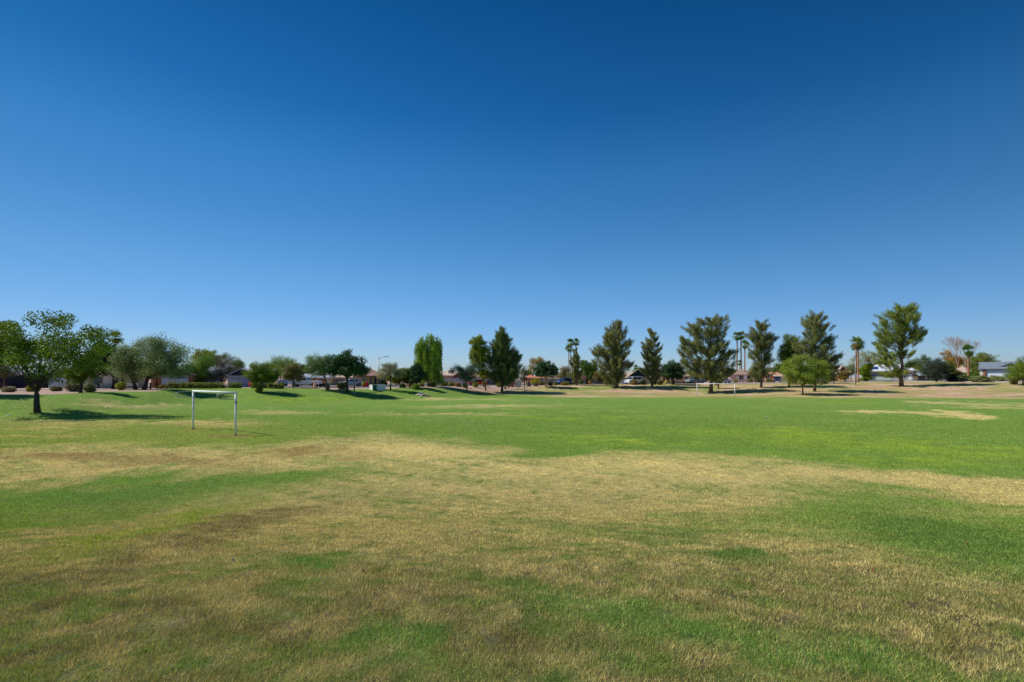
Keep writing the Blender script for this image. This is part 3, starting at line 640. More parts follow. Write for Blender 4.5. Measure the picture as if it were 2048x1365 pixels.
house('tan house mostly hidden behind the dense dark pine', 936, 1030, 150, 768, [(940, 1000, 150, 768, 755, 747, 10, 'side', lin(180, 156, 134), lin(178, 150, 122)), (990, 1028, 153, 768, 752, 744, 10, 'hip', lin(170, 140, 116), lin(168, 136, 108))], [(150, 'window', 955, 962, 757, 763)])
house('house with terracotta roofs and cream walls behind the round carob', 1050, 1118, 140, 769,
      [(1052, 1070, 138, 769.5, 757, 749.5, 9, 'hip', lin(170, 120, 92), lin(196, 124, 88), None, .5, 2), (1068, 1094, 142, 769, 757.5, 752.5, 8, 'side', lin(218, 202, 178), lin(204, 136, 102))],
      [(142, 'window', 1074, 1077.5, 759.5, 765), (142, 'window', 1080, 1084, 758, 763.5), (142, 'panel', 1084.5, 1087, 756, 764.5, lin(170, 190, 214)), (138, 'door', 1055, 1057.5, 762, 768, lin(224, 226, 232)), (138, 'column', 1061, 1063, 763, 770, lin(228, 228, 226))])
house('house with a dark brown roof and a white garage by the blue car', 1094, 1122, 134, 769.5,
      [(1094, 1120, 134, 769.5, 759.5, 752.5, 8, 'hip', lin(196, 176, 152), lin(128, 108, 92), None, .4, 3)],
      [(134, 'garage', 1107, 1120, 760.5, 769.4, lin(224, 224, 222)), (134, 'panel', 1112.5, 1117.5, 761.5, 769.3, lin(130, 128, 118), .1), (134, 'panel', 1095, 1099, 760, 769, lin(232, 216, 192))])
house('low house with a white flat roof behind the slender pine', 1138, 1172, 150, 767, [(1138, 1172, 150, 767.5, 756.5, 754.5, 9, 'hip', lin(120, 112, 112), lin(222, 220, 216), None, .5, 2)], [(150, 'door', 1146, 1149, 758, 767, lin(70, 66, 70)), (150, 'window', 1156, 1162, 758, 763)])
house('house with a grey-pink roof and orange porch posts right of the stop sign', 1172, 1240, 150, 768,
      [(1174, 1238, 150, 768, 757, 748.5, 9, 'hip', lin(132, 120, 110), lin(172, 152, 140), None, .5, 3)],
      [(150, 'window', 1184, 1189, 759, 765), (150, 'window', 1198, 1203, 759, 766), (150, 'column', 1203.5, 1206, 758, 768, lin(214, 142, 84)), (150, 'column', 1209, 1211, 758, 768, lin(214, 142, 84)), (150, 'door', 1206.5, 1208.5, 759, 767.5, lin(84, 70, 60))])
house('house with a dark green gable, tan roof and pale garage', 1232, 1300, 140, 769,
      [(1228, 1264, 141, 769, 757, 744, 10, 'side', lin(176, 160, 140), lin(186, 168, 148)), (1262, 1296, 138, 769, 752.5, 740, 12, 'gable', lin(150, 146, 142), lin(176, 158, 138), lin(34, 66, 66))],
      [(141, 'garage', 1236, 1255, 760, 768.8, lin(200, 200, 184)), (141, 'column', 1229, 1232, 757, 769, BRICK), (138, 'column', 1255.5, 1258.5, 755, 769, BRICK), (138, 'window', 1266, 1274, 754.5, 758.5), (138, 'garage', 1276, 1293, 756, 768.6, lin(188, 180, 170))])
house('house with a low tan roof, brick porch and white framed windows', 1322, 1402, 146, 768,
      [(1318, 1402, 146, 768, 752.5, 747.5, 9, 'side', lin(200, 178, 154), lin(196, 172, 146))],
      [(146, 'door', 1326, 1330, 754, 767, lin(110, 60, 48)), (146, 'panel', 1332, 1339, 754, 767, lin(92, 52, 48)), (146, 'window', 1341.5, 1347, 756, 765), (146, 'window', 1352, 1357.5, 756, 762, lin(225, 225, 220)), (146, 'window', 1369.5, 1375.5, 754, 762.5, lin(232, 232, 230)), (146, 'column', 1330.2, 1331.5, 753, 767.5, lin(220, 190, 150)), (146, 'column', 1320, 1322.5, 753, 768, lin(220, 206, 184))])
h15 = house('house with a brown hip roof, pink wall and two dark windows', 1452, 1530, 158, 766,
      [(1458, 1512, 158, 766, 749.3, 739, 10, 'hip', lin(206, 180, 166), lin(156, 130, 114), None, .6, 4.5), (1500, 1530, 160, 766, 751.5, 746, 9, 'side', lin(216, 206, 196), lin(166, 142, 126))],
      [(158, 'window', 1479, 1482, 751.5, 759.5, lin(60, 56, 54)), (158, 'window', 1483.3, 1486, 751.5, 759.5, lin(60, 56, 54)), (158, 'panel', 1488, 1494, 751, 759.5, lin(232, 226, 222)), (158, 'panel', 1473.5, 1477.5, 752.5, 760, lin(232, 222, 216)), (158, 'window', 1494.6, 1501, 751.5, 760, lin(70, 96, 92))])
MB().tube([P(1490, 739.5, 163), P(1490, 737.5, 163)], [.55, .85], 10).build('cooler', OFFW, h15, h15.location)
house('house with an orange tile roof and a brick-edged grey gate', 1530, 1592, 152, 765,
      [(1530, 1558, 152, 765.5, 750.5, 744.5, 9, 'side', lin(196, 150, 124), lin(196, 144, 116)), (1556, 1594, 150, 765.5, 753, 747, 9, 'side', lin(222, 206, 186), lin(204, 170, 138))],
      [(152, 'panel', 1535, 1540.5, 752, 762.5, lin(190, 192, 202)), (152, 'column', 1542, 1546, 752, 764, BRICK), (150, 'garage', 1566, 1586, 755, 764.5, lin(214, 206, 194))])
house('small house with a steep tan gable behind the hydrant', 1668, 1700, 150, 762,
      [(1676, 1696, 150, 762, 744.5, 732.5, 9, 'gable', lin(150, 120, 96), lin(190, 166, 148), lin(128, 92, 70)), (1690, 1710, 147, 762, 745, 741.5, 8, 'side', lin(210, 186, 156), lin(140, 118, 100))], [(147, 'garage', 1698, 1709, 751, 761.5, lin(160, 152, 144))])
h18 = house('wide house with a pale roof, blue solar panels and a pale green garage', 1735, 1835, 141, 761.5,
      [(1736, 1830, 141, 761.5, 743.5, 729, 11, 'hip', lin(178, 178, 172), lin(204, 206, 214), None, .6, 3.5)],
      [(141, 'garage', 1753, 1784, 751.5, 761.2, lin(196, 212, 190)), (141, 'panel', 1739, 1752, 749, 761.2, lin(130, 134, 140)), (141, 'door', 1815, 1822, 749, 760.5, lin(226, 230, 228)), (141, 'garage', 1824, 1832.5, 749.5, 760.8, lin(134, 120, 96)), (141, 'window', 1801, 1810, 751, 757)])
sp_ = MB()
for k in range(3):
    for q in range(2):
        f0, f1 = .22+.2*q, .38+.2*q; y0, y1 = 140.3+6.2*f0, 140.3+6.2*f1
        zt = lambda yy: (CAMZ+(HOR-743.5)*.141+.2)+(yy-140.3)/6.2*((CAMZ+(HOR-729)*.1465)-(CAMZ+(HOR-743.5)*.141+.2))+.12
        x0 = (1744+k*4.6-1024)*.141; x1 = x0+.6
        sp_.add([(x0, y0, zt(y0)), (x1, y0, zt(y0)), (x1, y1, zt(y1)), (x0, y1, zt(y1)), (x0, y0, zt(y0)-.05), (x1, y0, zt(y0)-.05), (x1, y1, zt(y1)-.05), (x0, y1, zt(y1)-.05)], [(0, 1, 2, 3), (7, 6, 5, 4), (0, 4, 5, 1), (1, 5, 6, 2), (2, 6, 7, 3), (3, 7, 4, 0)])
sp_.build('solar_panel', pm(lin(30, 62, 120), .2, .1, 3, 0, spec=.7), h18, h18.location)
house('small house with a tan hip roof and a slatted gate near the right end', 1905, 1948, 152, 760,
      [(1908, 1944, 152, 760, 745.5, 732, 9, 'hip', lin(150, 104, 84), lin(188, 166, 148), None, .4, 3.6)], [(152, 'panel', 1918, 1931, 746, 754.5, lin(186, 176, 168)), (152, 'panel', 1924.3, 1925.2, 746, 754.6, lin(70, 66, 64), .05)])
h20 = house('house with a slate-grey roof, brick corner and white garage at the right edge', 1966, 2100, 128, 760,
      [(1967, 2100, 128, 760.5, 739, 724, 11, 'side', lin(196, 194, 190), lin(120, 130, 140), None, .5, None, lin(90, 98, 106)), (1984, 2040, 129.5, 745, 736.5, 727.5, 9, 'gable', lin(112, 120, 130), lin(112, 122, 132), lin(44, 58, 74), .5)],
      [(128, 'column', 1969, 1974, 740, 760, BRICK), (128, 'garage', 1975.5, 2016, 741.5, 759.8, lin(228, 232, 240))])
MB().box(P(1994, 0, 138)[0], 136, P(0, 728, 136)[2], P(2003, 0, 138)[0], 137.4, P(0, 722.5, 136)[2]).build('cooler', pm(lin(150, 150, 156), .7), h20, h20.location)

# walls, gates and fences
def wallseg(name, label, cat, px0, px1, D, top, bot, mat, th=.2, posts=0, grooves=0, part='panel'):
    base = G((px0+px1)/2, D); t = thing(name, label, cat, base); t['kind'] = 'thing'; x0, _, z1 = P(px0, top, D); x1, _, z0 = P(px1, bot, D)
    m = MB().box(x0, D, z0-.6, x1, D+th, z1)
    if grooves:
        n = int((x1-x0)/grooves)
        for k in range(n): a = x0+(k+.25)*(x1-x0)/n; m.box(a, D-.035, z0-.3, a+(x1-x0)/n*.5, D-.001, z1-.03)
    m.build(part, mat, t, base)
    if posts:
        for k in range(posts+1): a = x0+(x1-x0)*k/posts; MB().box(a-.2, D-.1, z0-.5, a+.2, D+th+.1, z1+.08).build('pillar', mat, t, base)
    else: MB().box(x0-.02, D-.03, z1+.002, x1+.02, D+th+.03, z1+.07).build('cap', mat, t, base)
    return t
wallseg('side_gate', 'pale grey corrugated gate right of the black garage', 'gate', 97, 134, 82.5, 757, 777.3, pm(lin(172, 178, 196), .5, .08, 2, .1), .08, 0, .35)
wallseg('block_wall', 'brown block wall between the corrugated gate and the ranch house', 'wall', 134.5, 152, 83, 758, 777, wallm(lin(126, 104, 88)))
wallseg('block_wall', 'long lavender-grey block wall in the middle distance', 'wall', 868, 936, 126, 757, 770, wallm(lin(172, 168, 182)), .2, 4, part='wall')
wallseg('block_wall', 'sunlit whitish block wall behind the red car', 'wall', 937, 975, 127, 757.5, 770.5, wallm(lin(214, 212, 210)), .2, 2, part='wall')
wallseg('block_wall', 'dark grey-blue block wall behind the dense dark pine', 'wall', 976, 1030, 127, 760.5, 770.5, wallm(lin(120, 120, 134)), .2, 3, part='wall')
wallseg('block_wall', 'beige block wall right of the narrow pine', 'wall', 1284, 1325, 136, 755.5, 768.8, wallm(lin(216, 186, 146)), .2, 3, part='wall')
wallseg('block_wall', 'low salmon garden wall in front of the white framed windows', 'wall', 1336, 1378, 140, 763, 768, wallm(lin(206, 150, 124)), .2, 3, part='wall')
wallseg('block_wall', 'dark weathered wall left of the steep tan gable', 'wall', 1650, 1692, 149, 753, 763, wallm(lin(150, 130, 110)), .2, 3, part='wall')
wallseg('block_wall', 'pale low wall behind the round very dark tree', 'wall', 1836, 1906, 142, 752, 760.8, wallm(lin(208, 190, 170)), .2, 4, part='wall')
def enclosure():
    x, y, z = G(745, 88); t = thing('block_enclosure', 'white block refuse enclosure beside the green bin', 'enclosure', (x, y, z)); m = wallm(lin(226, 228, 232)); H = .92
    for a, b_, c, d in ((-1.25, 0, 0, .2), (-.2, .201, 0, 2.5), (-1.25, .201, -1.05, 2.5), (-1.05+.003, 2.3, -.203, 2.5)):
        MB().box(a, b_, -.6, c, d, H).build('wall', m, t); MB().box(a-.02, b_-.02, H+.002, c+.02, d-.003, H+.06).build('cap', m, t)
    t.rotation_euler = (0, 0, R(-50))
enclosure()
wallseg('brick_planter', 'brown brick planter box right of the dense dark pine', 'planter', 1014, 1028.5, 117, 764.5, 774, pm(lin(150, 104, 78), .9, .3, 4, .5), 1.2, part='box')
for k, (px, w_) in enumerate([(988, 4), (1000, 4), (1008, 3)]): pass
def rail_fence():
    pts = [(197, 76), (232, 76), (267, 77), (301, 77), (313, 77.5)]
    base = G(250, 76.5); t = thing('rail_fence', 'low black rail fence in front of the ranch house', 'fence', base)
    tops = []
    for px, D in pts:
        x, y, z = G(px, D); MB().box(x-.09, y-.09, z-.3, x+.09, y+.09, z+.95).build('post', DARKM, t, base); tops.append((x, y, z))
    for hh in (.3, .75):
        m = MB(); m.tube([(x, y, z+hh) for x, y, z in tops], .035, 6); m.build('rail', DARKM, t, base)
rail_fence()

# ---------------------------------------------------------------- the trees
PINEG = "tall pines around the park"
tree('broad', 'ash_tree', -96, 806, [(-96, 655, 34, 26), (-120, 685, 36, 28), (-70, 690, 36, 28), (-96, 715, 56, 26)], 'ash tree just outside the left edge whose shade falls on the bank', D=49, tw=9, col=lin(96, 124, 40), forks=2, bark=BARKD)
ASH = lin(98, 126, 48)
tree('broad', 'ash_tree', 75, 826, [(80, 641, 17, 18), (106, 645, 16, 18), (66, 668, 22, 18), (100, 682, 24, 20), (14, 664, 26, 20), (38, 668, 24, 22), (-12, 690, 28, 28), (26, 696, 40, 28), (58, 690, 34, 26), (141, 649, 14, 18), (170, 661, 15, 16), (200, 664, 16, 13), (184, 688, 24, 22), (205, 676, 12, 14), (150, 700, 30, 22), (80, 708, 46, 26), (120, 722, 40, 22), (20, 724, 32, 18), (62, 738, 30, 14), (162, 724, 24, 18), (118, 744, 20, 10), (78, 755, 12, 12)],
     'large spreading ash tree on the lawn left of the near goal', tw=10, col=ASH, dens=.85, forks=2, bark=BARKD)
tree('broad', 'ash_tree', 162, 786, [(170, 738, 18, 26), (150, 748, 14, 18), (182, 722, 18, 20), (160, 760, 10, 10)], 'smaller broadleaf tree with low yellow-green twigs right of the large ash', tw=7, col=lin(104, 124, 40), bark=BARKD)
tree('dark', 'ironwood_tree', 226, 778, [(208, 706, 24, 26), (222, 722, 22, 26), (200, 738, 20, 14), (186, 728, 14, 14), (232, 740, 12, 12)], 'dark ironwood tree between the large ash and the mesquites', tw=5, D=76)
tree('pine', 'pine_tree', 4, 780, [(4, 650, 14, 15), (2, 672, 16, 18), (-10, 700, 22, 30)], 'pine with its dark top showing at the left edge of the photo', D=88, col=lin(70, 92, 66))
tree('fine', 'mesquite_tree', 8, 782, [(6, 742, 26, 14), (-14, 735, 26, 20)], 'olive mesquite in front of the dark garage at the left edge', D=66, col=lin(92, 98, 62))
tree('fine', 'mesquite_tree', 272, 776, [(268, 712, 34, 34), (250, 728, 24, 26), (284, 738, 30, 22), (262, 745, 34, 14)], 'grey-green mesquite standing beside the palm, left of its twin', D=72, forks=2, lean=-14, bark=BARKD, tw=6)
tree('fine', 'mesquite_tree', 287, 777, [(315, 700, 34, 30), (345, 712, 32, 34), (322, 725, 44, 28), (352, 738, 28, 18), (302, 690, 20, 20), (364, 742, 14, 16), (310, 745, 36, 12)], 'wide mesquite leaning over the white garage door', D=71, forks=2, lean=18, bark=BARKD, tw=7)
tree('broad', 'cottonwood_tree', 412, 774, [(400, 716, 22, 16), (420, 712, 20, 14), (430, 722, 14, 12)], 'loose yellow-green tree top rising behind the long hedge', D=105, col=lin(130, 146, 60), dens=.8)
tree('fine', 'acacia_tree', 402, 774, [(392, 738, 24, 18), (410, 730, 24, 20), (400, 752, 28, 12), (380, 745, 14, 14), (392, 764, 14, 8)], 'bright green feathery acacia behind the long hedge', D=92, col=lin(112, 148, 58))
tree('fine', 'desert_willow', 444, 774, [(446, 732, 17, 20), (440, 750, 20, 16), (458, 742, 12, 16)], 'sparse purplish-grey tree in front of the blue-grey garage house', D=93, col=lin(112, 106, 92), dens=.55)
tree('broad', 'elm_tree', 474, 774, [(472, 727, 15, 12), (482, 736, 8, 8), (450, 716, 10, 8)], 'dull green treetop behind the blue-grey garage roof', D=150, col=lin(104, 126, 84))
tree('broad', 'citrus_tree', 523, 785, [(522, 738, 20, 14), (508, 750, 16, 12), (540, 748, 20, 14), (525, 757, 30, 10), (495, 748, 7, 6)], 'low orange tree on the lawn with yellowish new leaves', tw=3, col=lin(98, 122, 48))
tree('fine', 'palo_verde', 560, 772, [(566, 724, 22, 12), (545, 728, 16, 10), (578, 730, 16, 12), (556, 736, 30, 10)], 'rounded bright green tree behind the low orange tree', D=125, col=lin(118, 148, 70))
tree('fine', 'olive_tree', 587, 774, [(586, 744, 20, 16), (575, 752, 14, 12), (598, 752, 12, 12), (588, 735, 14, 9)], 'rounded olive tree with brown tips left of the white pickup', D=88, col=lin(124, 122, 72))
tree('broad', 'ash_tree', 606, 772, [(606, 738, 9, 10), (615, 744, 8, 9)], 'small green treetop behind the white pickup', D=128, col=lin(100, 128, 66))
tree('fine', 'mesquite_tree', 658, 777, [(634, 726, 24, 16), (628, 740, 20, 12), (648, 735, 16, 18), (655, 722, 12, 10)], 'leaning grey-green mesquite left of the dark clustered tree', D=84, tw=4, lean=-10, col=lin(116, 140, 86))
tree('dark', 'carob_tree', 694, 779, [(672, 728, 22, 20), (692, 720, 22, 18), (715, 730, 20, 20), (700, 740, 36, 14), (665, 742, 16, 12), (730, 742, 8, 9)], 'dense dark carob tree behind the white lamp post', D=83, tw=6, dens=1.1)
tree('fine', 'palo_verde', 781, 775, [(778, 740, 18, 14), (766, 748, 12, 12), (794, 748, 13, 12), (782, 733, 12, 9)], 'grey feathery palo verde beside the curved street light', D=90, col=lin(142, 144, 108), dens=.75, bark=BARKD)
tree('broad', 'citrus_tree', 800, 773, [(800, 752, 13, 13), (790, 762, 10, 8)], 'rounded yellow-green citrus tree right of the grey palo verde', D=96, col=lin(106, 124, 44))
tree('broad', 'oak_tree', 820, 773, [(818, 748, 13, 12), (812, 760, 14, 9), (826, 742, 8, 8)], 'dark bushy oak left of the bright weeping tree', D=97, col=lin(82, 110, 60))
tree('dark', 'olive_tree', 834, 774, [(832, 738, 10, 12), (838, 752, 14, 14), (828, 760, 12, 10)], 'small dark olive tree tucked against the bright weeping tree', D=96)
tree('weep', 'willow_tree', 857, 774, [(859, 681, 11, 7), (846, 693, 15, 10), (869, 692, 14, 12), (840, 700, 10, 10), (876, 700, 8, 10), (842, 708, 12, 14), (872, 708, 12, 16), (856, 714, 16, 16), (838, 726, 10, 16), (856, 734, 18, 18), (875, 730, 10, 18), (866, 752, 18, 14), (845, 750, 12, 14), (880, 756, 9, 10)], 'bright green weeping willow-like tree in the middle distance', tw=4, dens=1.3)
tree('fine', 'olive_tree', 934, 778, [(915, 738, 12, 8), (928, 745, 16, 12), (946, 740, 16, 16), (938, 755, 20, 10), (906, 744, 7, 5)], 'dark sparse olive tree in front of the grey block wall', D=104, col=lin(88, 108, 82), tw=3, bark=BARKL)
tree('broad', 'cottonwood_tree', 972, 778, [(957, 686, 16, 17), (950, 704, 13, 14), (966, 705, 16, 18), (958, 722, 18, 16), (966, 744, 12, 16)], 'yellow-green cottonwood leaning against the two-stemmed pine', tw=3, D=108, col=lin(128, 146, 52), dens=.95, lean=-12)
tree('pine', 'pine_tree', 1004, 785, [(1004, 660, 9, 11), (1000, 674, 14, 14), (1016, 680, 9, 14), (988, 690, 14, 12), (1006, 698, 26, 18), (1018, 716, 28, 16), (1036, 708, 10, 14), (988, 716, 22, 16), (1006, 736, 38, 16), (1030, 742, 16, 14), (985, 748, 24, 12), (1020, 758, 24, 8)],
     'dense dark pine with two trunks left of the round terracotta-roof house', tw=5, dens=1.15, col=lin(98, 116, 66), group=PINEG)
tree('pine', 'pine_tree', 1010.5, 779, [(1012, 752, 12, 10), (1010, 738, 12, 12)], 'slim second pine stem behind the dense dark pine', tw=4, col=lin(98, 116, 66), group=PINEG)
tree('fine', 'acacia_tree', 1049, 772, [(1048, 744, 9, 10), (1046, 758, 8, 8)], 'thin grey acacia behind the dark lamp post', D=128, col=lin(120, 122, 92), dens=.7)
tree('fine', 'pecan_tree', 1076, 770, [(1074, 724, 17, 9), (1084, 730, 12, 9), (1066, 736, 10, 8), (1082, 742, 14, 9)], 'yellowish brown-tipped treetop behind the round dark carob', D=160, col=lin(150, 138, 74))
tree('broad', 'mulberry_tree', 1062, 770, [(1060, 746, 9, 8)], 'pale green round treetop left of the round dark carob', D=165, col=lin(112, 146, 86))
tree('dark', 'carob_tree', 1092, 772, [(1080, 738, 12, 12), (1094, 736, 14, 12), (1106, 742, 11, 12), (1092, 748, 22, 7)], 'round dark carob in front of the terracotta-roof house', D=118, tw=4, bark=BARKL)
tree('fine', 'acacia_tree', 1128, 771, [(1130, 742, 12, 10), (1124, 752, 10, 8)], 'beige-green acacia behind the blue car', D=150, col=lin(136, 132, 92))
tree('pine', 'pine_tree', 1153, 770, [(1151, 706, 7, 12), (1146, 722, 12, 12), (1158, 718, 10, 12), (1152, 736, 16, 12), (1144, 748, 14, 9), (1162, 746, 10, 8)], 'slender pine growing in front of the three-headed palm cluster', D=124, tw=3, group=PINEG)
tree('broad', 'pistache_tree', 1173, 769, [(1170, 734, 12, 14), (1184, 738, 14, 14), (1176, 750, 16, 10)], 'bushy mid-green tree behind the stop sign', D=140, col=lin(88, 124, 50), tw=3)
tree('broad', 'olive_tree', 1194, 769, [(1194, 752, 9, 9), (1202, 758, 8, 7)], 'brownish olive shrub-tree right of the stop sign', D=137, col=lin(128, 122, 72), dens=.8)
tree('pine', 'pine_tree', 1234, 775, [(1232, 650, 14, 10), (1220, 664, 14, 12), (1244, 664, 10, 14), (1214, 680, 16, 14), (1232, 685, 20, 18), (1255, 686, 12, 10), (1210, 700, 22, 14), (1236, 706, 26, 14), (1186, 702, 8, 8), (1208, 722, 28, 14), (1236, 726, 24, 14), (1216, 744, 28, 12), (1240, 746, 16, 12), (1262, 728, 9, 5), (1220, 758, 18, 7)],
     'broad full pine with lower boughs reaching the stop sign', tw=4.5, group=PINEG)
tree('pine', 'pine_tree', 1304, 774, [(1302, 664, 6, 10), (1310, 676, 8, 12), (1300, 684, 9, 12), (1288, 690, 8, 9), (1318, 694, 7, 10), (1302, 706, 18, 14), (1316, 714, 12, 13), (1290, 708, 11, 12), (1302, 730, 20, 12), (1318, 736, 11, 10), (1290, 742, 12, 10), (1308, 750, 18, 7)],
     'narrow upright pine standing alone left of the round dark tree', tw=4, dens=.95, group=PINEG)
tree('dark', 'carob_tree', 1346, 769, [(1346, 735, 18, 12), (1336, 742, 16, 12), (1358, 744, 15, 12), (1346, 750, 24, 8)], 'round dark tree between the narrow pine and the biggest pine', D=128, tw=3)
tree('pine', 'pine_tree', 1421, 786.5, [(1404, 640, 10, 8), (1425, 640, 14, 9), (1442, 640, 10, 10), (1380, 655, 14, 14), (1404, 662, 20, 14), (1434, 662, 20, 18), (1361, 680, 9, 14), (1390, 684, 22, 14), (1440, 690, 20, 16), (1415, 700, 26, 14), (1372, 700, 16, 12), (1460, 706, 12, 10), (1380, 722, 24, 14), (1415, 726, 30, 14), (1448, 726, 22, 12), (1390, 744, 26, 12), (1430, 746, 26, 12), (1468, 702, 8, 5), (1462, 740, 12, 7)],
     'biggest pine with a thick trunk just behind the far goal', tw=7, dens=.95, group=PINEG)
tree('pine', 'pine_tree', 1437, 774, [(1436, 748, 12, 10), (1430, 758, 10, 8), (1446, 756, 9, 8)], 'short young pine behind the far goal', D=119, tw=3, group=PINEG)
tree('pine', 'pine_tree', 1522, 776, [(1516, 648, 8, 8), (1530, 648, 9, 9), (1508, 662, 11, 12), (1528, 668, 14, 14), (1544, 674, 8, 12), (1510, 684, 14, 12), (1532, 690, 18, 12), (1497, 672, 6, 6), (1508, 704, 15, 12), (1534, 712, 15, 12), (1516, 728, 22, 12), (1504, 744, 14, 10), (1532, 744, 14, 9), (1552, 676, 5, 5)],
     'airy pine right of the tall palm group', tw=4, dens=.85, group=PINEG)
tree('broad', 'mulberry_tree', 1578, 769, [(1580, 682, 14, 16), (1590, 696, 18, 18), (1572, 700, 12, 14), (1566, 716, 12, 12), (1584, 722, 20, 16), (1568, 740, 16, 12)], 'leafy mulberry tree on the left side of the tall split pine', D=118, col=lin(98, 122, 52), tw=4)
tree('pine', 'pine_tree', 1629, 774, [(1624, 632, 12, 9), (1634, 634, 9, 9), (1612, 644, 10, 10), (1626, 652, 16, 12), (1646, 646, 8, 9), (1658, 652, 6, 6), (1620, 668, 20, 13), (1642, 672, 14, 10), (1664, 676, 8, 10), (1606, 690, 22, 14), (1634, 694, 24, 12), (1656, 690, 12, 9), (1620, 712, 30, 12), (1654, 712, 20, 11), (1672, 712, 8, 9), (1660, 730, 18, 9)],
     'tall pine rising behind the small drooping tree', tw=5, D=108, dens=.9, group=PINEG)
tree('broad', 'pepper_tree', 1606, 790, [(1604, 717, 16, 8), (1586, 728, 20, 14), (1614, 730, 22, 14), (1640, 732, 14, 12), (1574, 745, 14, 12), (1600, 746, 24, 14), (1628, 748, 20, 14), (1648, 746, 12, 12), (1584, 762, 16, 8), (1610, 764, 16, 7), (1634, 762, 16, 9), (1610, 752, 36, 14)],
     'small drooping yellow-green pepper tree at the edge of the field', tw=3, col=lin(124, 146, 60), dens=.9)
tree('fine', 'olive_tree', 1668, 768, [(1664, 744, 14, 12), (1656, 756, 12, 9)], 'grey-green olive tree right of the small drooping tree', D=126, col=lin(96, 106, 74))
tree('broad', 'photinia_tree', 1690, 765, [(1690, 748, 11, 7), (1684, 755, 12, 6)], 'brown-green bush-tree behind the yellow hydrant', D=137, col=lin(124, 112, 58), dens=.9)
tree('fine', 'acacia_tree', 1738, 764, [(1736, 708, 16, 11), (1724, 722, 14, 12), (1746, 722, 14, 12), (1708, 726, 8, 10), (1762, 716, 8, 6)], 'tall thin olive acacia behind the palm pair', D=170, col=lin(138, 140, 86), dens=.6)
tree('broad', 'ficus_tree', 1732, 764, [(1728, 742, 9, 12), (1736, 735, 9, 10), (1734, 754, 10, 9)], 'upright lime-green ficus right of the palm pair', D=140, col=lin(120, 146, 38), dens=1.2)
tree('pine', 'pine_tree', 1803, 773, [(1786, 618, 9, 9), (1810, 616, 11, 9), (1826, 618, 8, 10), (1776, 632, 13, 12), (1800, 634, 16, 12), (1822, 638, 12, 14), (1762, 645, 8, 8), (1792, 654, 22, 14), (1816, 660, 18, 12), (1760, 664, 12, 10), (1836, 656, 7, 8), (1776, 676, 20, 12), (1812, 680, 18, 12), (1834, 676, 12, 10), (1846, 664, 6, 6), (1758, 688, 12, 10), (1768, 706, 18, 10), (1806, 700, 16, 12), (1770, 724, 20, 9), (1792, 742, 26, 6), (1770, 748, 20, 4), (1828, 730, 12, 6)],
     'tallest pine with a bare lower trunk, rightmost of all the pines', tw=7, dens=.9, group=PINEG, bark=BARK, col=lin(128, 146, 70))
tree('fine', 'oak_tree', 1856, 764, [(1848, 722, 14, 10), (1842, 738, 12, 12), (1856, 745, 12, 10)], 'thin dark-leaved oak right of the tallest pine', D=140, col=lin(92, 112, 66), dens=.8)
tree('fine', 'cypress_tree', 1873, 764, [(1872, 728, 18, 12), (1864, 740, 16, 12), (1884, 742, 15, 12), (1874, 752, 20, 8)], 'round very dark tree near the right end of the street', D=131, col=lin(66, 80, 62), dens=1.4, bark=BARKD)
tree('broad', 'citrus_tree', 1902, 764, [(1900, 742, 12, 12), (1896, 730, 10, 9), (1912, 748, 10, 7)], 'green citrus tree right of the round very dark tree', D=140, col=lin(110, 124, 48))
tree('dark', 'laurel_bush_tree', 1904, 765, [(1904, 756, 10, 8)], 'low black-green laurel below the green citrus tree', D=131, col=lin(40, 56, 44))
tree('broad', 'pistache_tree', 1896, 762, [(1894, 706, 7, 7), (1902, 718, 14, 10), (1918, 724, 12, 10)], 'autumn orange-tinged tree below the bare branches', D=165, col=lin(160, 134, 62), dens=.8)
bare_tree('bare_tree', 1916, 762, 158, 686, .62, 'leafless tree with fine reddish branches near the right end', BARKL)
bare_tree('bare_tree', 1932, 762, 152, 690, .5, 'second leafless tree standing against the short thick palm', BARKL)
tree('broad', 'ash_tree', 1965, 762, [(1952, 722, 14, 13), (1968, 716, 15, 11), (1982, 726, 12, 9), (1962, 738, 22, 12), (1944, 742, 12, 12)], 'wide rounded green tree behind the grey-roof garage house', D=170, col=lin(112, 126, 56))
tree('broad', 'privet_tree', 2046, 769, [(2040, 735, 18, 12), (2060, 728, 20, 16), (2030, 750, 16, 10), (2052, 750, 22, 12)], 'bushy green privet at the right edge in front of the garage', D=112, col=lin(108, 132, 48), dens=1.1)

